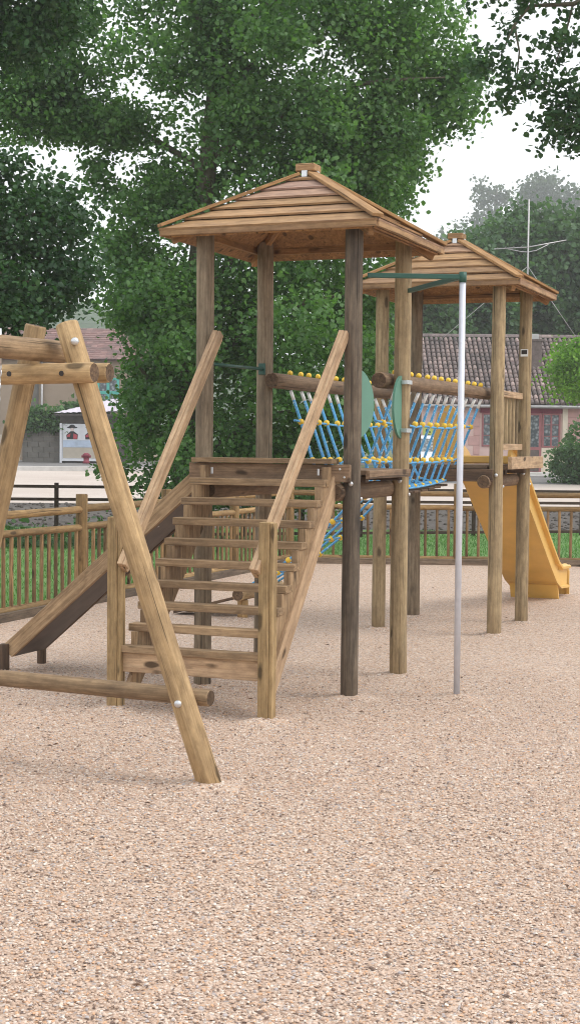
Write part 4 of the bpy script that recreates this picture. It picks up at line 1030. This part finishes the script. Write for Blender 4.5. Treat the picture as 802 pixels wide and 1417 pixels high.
mb = LB(); L(mb, 8.82, 9.12, -.0585, -.0505, .15, .9, .004); mb.build('door_panel', M['brick'], dr)
mb = LB(); L(mb, 8.68, 9.22, -.06, .02, 2.173, 2.39); mb.build('lintel', M['burgundy'], dr)
mb = LB(); L(mb, 9.2, 9.92, -.03, .02, .06, .975); mb.build('apron_panel', M['cream'], HS)
mb = LB(); L(mb, 9.92, 10.10, -.07, .02, 0, 2.36)
mb.build('door_jamb', M['cream'], HS)
for k in range(7):
    z = .05 + .33 * k
    for a_, b_ in ((10.101, 10.42 if k % 2 else 10.62), (6.66 if k % 2 else 6.84, 7.05)) + (((10.43, 10.95),) if k % 2 else ()):
        mb = LB(); L(mb, a_, b_, -.025, .02, z, z + .32, .01); mb.build('quoin', M['pinkstone'], HS)
mb = LB(); L(mb, 8.5, 10.0, -.9, -.02, -.1, .13); L(mb, 8.3, 10.4, -1.35, -.905, -.1, .04); mb.build('step', M['kerb'], HS)

# aerial on the house
AE = thing('tv_aerial', 'tall thin television aerial with guy wires above the house', 'aerial', site(9.2, HY + 3.5, 5.5), SROT)
mb = LB(); tube(mb, [(0, 0, -.1), (0, 0, 5.2)], .03, 6); mb.build('mast', M['gutter'], AE)
mb = LB()
tube(mb, [(-1.25, 0, 3.37), (0, .0, 3.45), (1.4, .0, 3.72)], .022, 5); tube(mb, [(-.75, 0, 3.38), (-.25, 0, 3.28), (0, 0, 3.27), (.3, 0, 3.33), (.75, 0, 3.56)], .018, 5)
for k in range(9): x = -1.15 + .3 * k; tube(mb, [(x, -.22, 3.40 + .1 * k / 4), (x, .22, 3.40 + .1 * k / 4)], .008, 4)
mb.build('antenna', M['gutter'], AE)
for p in ((-3.55, -.2, -.3), (2.1, -.2, -.3)):
    mb = LB(); tube(mb, [(0, 0, 2.75), p], .012, 5); mb.build('guy_wire', M['gutter'], AE)

# white car and notice by the house end
CR = thing('parked_car', 'white car parked by the house, mostly hidden behind the rear tower', 'car', site(4.75, 46.8, gz(46.8)), SROT)
random.seed(83)
def loft(mb, secs):
    n = len(secs[0]); vs = [p for s_ in secs for p in s_]
    fs = [[j * n + i, j * n + (i + 1) % n, (j + 1) * n + (i + 1) % n, (j + 1) * n + i] for j in range(len(secs) - 1) for i in range(n)]
    fs += [list(range(n))[::-1], [(len(secs) - 1) * n + i for i in range(n)]]
    mb.add(vs, fs, None, .5, 0, [True] * (len(fs) - 2) + [False, False])
def sec(y, w, z0, z1, wt): return [(-w, y, z0), (w, y, z0), (w * 1.02, y, (z0 + z1) * .55), (wt, y, z1 - .03), (wt * .85, y, z1), (-wt * .85, y, z1), (-wt, y, z1 - .03), (-w * 1.02, y, (z0 + z1) * .55)]
mb = LB(); loft(mb, [sec(-.02, .62, .28, .55, .58), sec(.06, .78, .22, .70, .72), sec(.9, .80, .20, .86, .74), sec(1.7, .80, .20, .90, .74), sec(3.5, .80, .22, .90, .74), sec(3.8, .76, .28, .80, .70)])
bd = mb.build('body', M['carwhite'], CR)
mb = LB(); loft(mb, [sec(.95, .70, .84, .90, .68), sec(1.55, .72, .84, 1.38, .56), sec(2.2, .72, .84, 1.44, .58), sec(3.2, .72, .84, 1.38, .56), sec(3.65, .70, .84, .90, .66)])
mb.build('cabin', M['carwhite'], CR)
mb = LB(); prism(mb, [(-.60, .985, .93), (.60, .985, .93), (.49, 1.49, 1.33), (-.49, 1.49, 1.33)], (0, -.012, .008)); mb.build('windscreen', M['glass'], CR)
mb = LB(); L(mb, -.42, .42, -.035, .03, .34, .50, .01); mb.build('grille', M['black'], CR)
for s in (-1, 1):
    mb = LB(); ball(mb, (s * .58, .04, .60), .10, (1.2, .5, .75)); mb.build('headlight', M['glass'], CR)
    for y in (.75, 3.0):
        mb = LB(); tube(mb, [(s * .62, y, .28), (s * .81, y, .28)], .28, 18); wh = mb.build('wheel', M['rubber'], CR)
        mb = LB(); tube(mb, [(s * .805, y, .28), (s * .82, y, .28)], .17, 14); mb.build('rim', M['gutter'], wh)
NS = thing('wall_notice', 'yellow-green notice with dark print on the pink house wall', 'notice', site(5.25, HY - .03, 1.68), SROT)
mb = LB(); L(mb, -.17, .17, -.02, .02, 0, .55); bo = mb.build('board', M['signy'], NS)
mb = LB(); L(mb, -.08, -.03, -.027, -.0205, .26, .48, .001); L(mb, -.03, .08, -.027, -.0205, .26, .30, .001); L(mb, .04, .09, -.027, -.0205, .36, .41, .001); L(mb, -.13, .10, -.027, -.0205, .17, .20, .001); mb.build('print', M['black'], bo)

# left-hand building
random.seed(85)
OB = thing('tan_building', 'tan rendered building with red-brown roof and turquoise window', 'building', site(0, 62, .8), SROT)
mb = LB(); L(mb, -16, -5.4, 0, 8, -.1, 4.2); mb.build('wall', M['tan'], OB)
mb = LB(); ncol = 46
for r in range(16):
    for c in range(ncol):
        xx = -16.3 + c * .245; yy = -.3 + 4.3 * r / 16; zz = 4.15 + 1.55 * r / 16; dl = .30
        vs = [(xx, yy, zz + .03), (xx + .238, yy, zz + .03), (xx + .238, yy + dl, zz + .115), (xx, yy + dl, zz + .115), (xx, yy, zz), (xx + .238, yy, zz)]
        mb.add(vs, [[0, 1, 2, 3], [4, 5, 1, 0]], [(c * .73, r * .57, 0)] * 6)
mb.add([(-16.3, -.25, 4.1), (-5.0, -.25, 4.1), (-5.0, 4.05, 5.66), (-16.3, 4.05, 5.66), (-5.0, 8.3, 4.1), (-16.3, 8.3, 4.1)], [[0, 1, 2, 3], [3, 2, 4, 5]], [(.2, .7, 0)] * 6)
mb.build('roof', M['tileB'], OB)
mb = LB(); prism(mb, [(-5.45, .0, 4.201), (-5.45, 8, 4.201), (-5.45, 4, 5.6)], (-.25, 0, 0)); mb.build('gable', M['tan'], OB)
mb = LB(); wx0, wx1, wz0, wz1 = -7.32, -6.42, 2.2, 3.42
L(mb, wx0, wx0 + .1, -.06, .03, wz0, wz1); L(mb, wx1 - .1, wx1, -.06, .03, wz0, wz1); L(mb, wx0 + .1, wx1 - .1, -.059, .03, wz1 - .1, wz1); L(mb, wx0 + .1, wx1 - .1, -.059, .03, wz0, wz0 + .1)
L(mb, (wx0 + wx1) / 2 - .06, (wx0 + wx1) / 2 + .06, -.057, .03, wz0 + .1, wz1 - .1); L(mb, wx0 + .1, wx1 - .1, -.055, .03, wz0 + .55, wz0 + .68)
wo = mb.build('window', M['turq'], OB); mb = LB(); L(mb, wx0 + .09, wx1 - .09, -.02, -.01, wz0 + .09, wz1 - .09, .001); mb.build('pane', M['glass'], wo)
mb = LB(); tube(mb, [(-9.55, -.08, 0), (-9.55, -.08, 4.1)], .05, 8); mb.build('drainpipe', M['gutter'], OB)
mb = LB(); L(mb, -10.0, -9.7, -.03, .02, 0, 4.1); mb.build('dark_strip', M['conc'], OB)
CW = thing('block_wall', 'grey concrete block wall topped with trailing ivy', 'wall', site(0, 57.5, .8), SROT)
mb = LB()
for r in range(7):
    for c in range(5): xx = -9.62 + c * .42 - (.2 if r % 2 else 0); a_, b_ = max(xx, -9.6), min(xx + .41, -8.2); L(mb, a_, b_, 0, .2, .0 + r * .2, .195 + r * .2, .006)
mb.build('blocks', M['conc'], CW)
iv = RNG.uniform(0, 1, (300, 3)); ip = np.array([list(site(-9.9 + 2.0 * a + .0, 57.35 + .5 * b, 2.15 + .75 * (c ** 1.3) * (1 - .5 * abs(a - .4)) - .45 * (b < .25) * c)) for a, b, c in iv])
IV = leaves_mesh('ivy', np.repeat(ip, 9, axis=0) + RNG.normal(0, .12, (2700, 3)), .16, M['leafW'], None, site(-9, 57.5, 2)); tag(IV, 'shaggy green ivy hanging over the block wall', 'ivy')
iv = RNG.uniform(0, 1, (160, 3)); ip = np.array([list(site(-8.5 + 1.9 * a, 59.0 + .5 * b, 2.5 + .9 * c * (.4 + .6 * a))) for a, b, c in iv])
IV2 = leaves_mesh('climber', np.repeat(ip, 9, axis=0) + RNG.normal(0, .13, (1440, 3)), .16, M['leafW'], None, site(-8, 59, 2)); tag(IV2, 'pale green climbing plant behind the shelter roof', 'climber')
BP = thing('beige_gate', 'beige panel gate left of the block wall', 'gate', site(-10.1, 57.4, .8), SROT)
mb = LB()
for k in range(5): L(mb, -.42 + .17 * k, -.26 + .17 * k, 0, .05, .05, 1.05)
mb.build('panel', M['beige'], BP)
mb = LB(); L(mb, -.44, .44, .052, .08, .2, .3); L(mb, -.44, .44, .052, .08, .8, .9); mb.build('gate_rail', M['beige'], BP)
# shelter with posters
SH = thing('shelter', 'small dark shed with pale metal roof and poster board', 'shelter', site(-6.9, 57, .8), SROT)
mb = LB(); L(mb, -1.25, 1.35, .25, 2.2, 0, 1.85); mb.build('wall', M['darkwood'], SH)
mb = LB(); n_ = 30
def zr(x, y): return 1.87 + .50 * min((y + .15) / 1.4, (x + 1.45) / 2.0, (2.65 - y) / 1.4) + .035 * (x + 1.45)
xs_ = [-1.45 + 3.3 * k / n_ for k in range(n_ + 1)]; ys_ = [-.15 + 2.8 * k / 12 for k in range(13)]
vs = [(x, y, zr(x, y) + .02 * (k % 2)) for y in ys_ for k, x in enumerate(xs_)]; w_ = n_ + 1
mb.add(vs, [[j_ * w_ + k, j_ * w_ + k + 1, (j_ + 1) * w_ + k + 1, (j_ + 1) * w_ + k] for j_ in range(12) for k in range(n_)], None, .5)
tube(mb, [(.75, -.17, zr(.75, -.15) + .03), (.75, 1.25, zr(.75, 1.25) + .04)], .04, 6); mb.build('roof', M['zincroof'], SH)
mb = LB(); L(mb, -1.42, 1.5, -.13, -.1, 1.78, 1.85); mb.build('fascia', M['darkwood'], SH)
mb = LB(); L(mb, -1.24, -1.16, .12, .2, 0, 1.5); L(mb, .4, .48, .12, .2, 0, 1.5); L(mb, -1.16, .4, .12, .2, .08, .17); L(mb, -1.155, .395, .205, .24, .17, 1.48)
pb = mb.build('poster_board', M['posterw'], SH)
mb = LB(); L(mb, -1.12, .36, .19, .2035, .60, .86, .001); mb.build('poster_strip', M['poster'], pb)
mb = LB(); L(mb, -1.12, .36, .19, .2035, .19, .59, .001); mb.build('poster_strip', M['beige'], pb, 'beige lower strip of the poster board')
for cx_ in (-.78, -.08):
    mb = LB(); L(mb, cx_ - .33, cx_ + .33, .19, .2035, .87, 1.45, .001); po = mb.build('poster', M['posterw'], pb)
    mb = LB(); yb = .183
    def disc(mb, x, z, rx_, rz_, y=yb, n=12): prism(mb, [(x + rx_ * math.cos(2 * math.pi * i / n), y, z + rz_ * math.sin(2 * math.pi * i / n)) for i in range(n)], (0, .006, 0))
    disc(mb, cx_, 1.345, .20, .04); disc(mb, cx_, 1.385, .11, .065, yb + .0005)
    prism(mb, [(cx_ - .20, yb, .90), (cx_ + .20, yb, .90), (cx_ + .22, yb, 1.08), (cx_ + .06, yb, 1.20), (cx_ - .06, yb, 1.20), (cx_ - .22, yb, 1.06)], (0, .006, 0)); mb.build('figure_print', M['black'], po)
    mb = LB(); disc(mb, cx_, 1.265, .075, .065, yb - .003); mb.build('face_print', M['skin'], po)
    mb = LB(); prism(mb, [(cx_ + .04, yb - .003, .92), (cx_ + .19, yb - .003, .92), (cx_ + .20, yb - .003, 1.06), (cx_ + .05, yb - .003, 1.12)], (0, .002, 0)); prism(mb, [(cx_ - .19, yb - .003, .98), (cx_ - .08, yb - .003, .98), (cx_ - .06, yb - .003, 1.12), (cx_ - .2, yb - .003, 1.05)], (0, .002, 0)); mb.build('coat_print', M['redp'], po)
HN = thing('hydrant', 'small red hydrant on the pavement before the shelter', 'hydrant', site(-7.0, 56, .83), SROT)
mb = LB(); tube(mb, [(0, 0, -.02), (0, 0, .05), (0, 0, .055), (0, 0, .22), (0, 0, .24), (0, 0, .32), (0, 0, .37)], [.13, .13, .10, .10, .13, .13, .06], 12); tube(mb, [(-.17, 0, .24), (.17, 0, .24)], .045, 8); mb.build('body', M['hydr'], HN)

# ------------------------------------------------------------------ air
HAZE = 0.0010
if HAZE:
    m = bpy.data.materials.new('thin_wet_haze'); m.use_nodes = True; nt = m.node_tree; nt.nodes.clear()
    o_ = nt.nodes.new('ShaderNodeOutputMaterial'); v = nt.nodes.new('ShaderNodeVolumePrincipled')
    v.inputs['Color'].default_value = (.93, .95, .97, 1); v.inputs['Density'].default_value = HAZE; v.inputs['Anisotropy'].default_value = .3
    nt.links.new(v.outputs[0], o_.inputs['Volume'])
    me = bpy.data.meshes.new('haze'); B = [(-420, -70), (420, -70), (420, 620), (-420, 620)]
    vs = [tuple(site(x, y, -1.2)) for x, y in B] + [tuple(site(x, y, 60)) for x, y in B]
    me.from_pydata(vs, [], [[3, 2, 1, 0], [4, 5, 6, 7]] + [[i, (i + 1) % 4, 4 + (i + 1) % 4, 4 + i] for i in range(4)]); me.materials.append(m)
    hz = bpy.data.objects.new('haze', me); COL.objects.link(hz); tag(hz, None, None, None, 'stuff')

# ------------------------------------------------------------------ light
az, el = D2R(60), D2R(52)       # soft sun behind thin cloud, from the right
sd = Vector((math.sin(az) * math.cos(el), math.cos(az) * math.cos(el), math.sin(el)))
sd = Vector(((SX * math.sin(az) + SY * -.35 * math.cos(az)).x, (SX * math.sin(az) + SY * -.35 * math.cos(az)).y, 0)).normalized() * math.cos(el) + Vector((0, 0, math.sin(el)))
su = bpy.data.lights.new('sun', 'SUN'); su.energy = 1.05; su.angle = D2R(26); su.color = (1, .96, .9)
so = bpy.data.objects.new('sun', su); COL.objects.link(so); so.rotation_euler = (-sd).to_track_quat('-Z', 'Y').to_euler(); so.location = (5, -5, 30)
w = bpy.data.worlds.new('World'); S.world = w; w.use_nodes = True; nt = w.node_tree; n = N(nt)
bg = nt.nodes['Background']
sk = n('TexSky', sky_type='NISHITA'); sk.sun_disc = False; sk.sun_elevation = el; sk.sun_rotation = math.atan2(sd.x, sd.y); sk.dust_density = 4; sk.air_density = 1.2
hsv = n('HueSaturation', {'Saturation': .35, 'Color': sk.outputs[0]})
cl = n.mix(.82, hsv.outputs[0], (9.6, 9.9, 10.3))        # cloud veil
nt.links.new(cl, bg.inputs['Color']); bg.inputs['Strength'].default_value = .1

# ------------------------------------------------------------------ camera
cam = bpy.data.cameras.new('camera'); co = bpy.data.objects.new('camera', cam); COL.objects.link(co)
pitch, roll = .0448, .0097
fwv = (SY.to_3d() * math.cos(pitch) + Vector((0, 0, -math.sin(pitch)))).normalized(); rt = SX.to_3d().normalized(); up = rt.cross(fwv)
r2 = rt * math.cos(roll) + up * math.sin(roll); u2 = -rt * math.sin(roll) + up * math.cos(roll)
Mx = Matrix((r2, u2, -fwv)).transposed().to_4x4(); Mx.translation = Vector((SO.x, SO.y, 1.6)); co.matrix_world = Mx
cam.sensor_fit = 'VERTICAL'; cam.sensor_height = 36; cam.lens = 36 * 2102.2 / 1417; cam.shift_x = (401 - 381.76) / 1417; cam.clip_start = .05; cam.clip_end = 2000
S.camera = co
S.view_settings.view_transform = 'Standard'; S.view_settings.look = 'None'; S.view_settings.exposure = .68; S.view_settings.gamma = 1
S.render.engine = 'CYCLES'
S.cycles.max_bounces = 6; S.cycles.diffuse_bounces = 3; S.cycles.transmission_bounces = 4; S.cycles.volume_bounces = 1; S.cycles.volume_step_rate = 5
S.cycles.use_denoising = True; S.cycles.filter_width = 1.05; S.cycles.denoising_prefilter = 'ACCURATE'
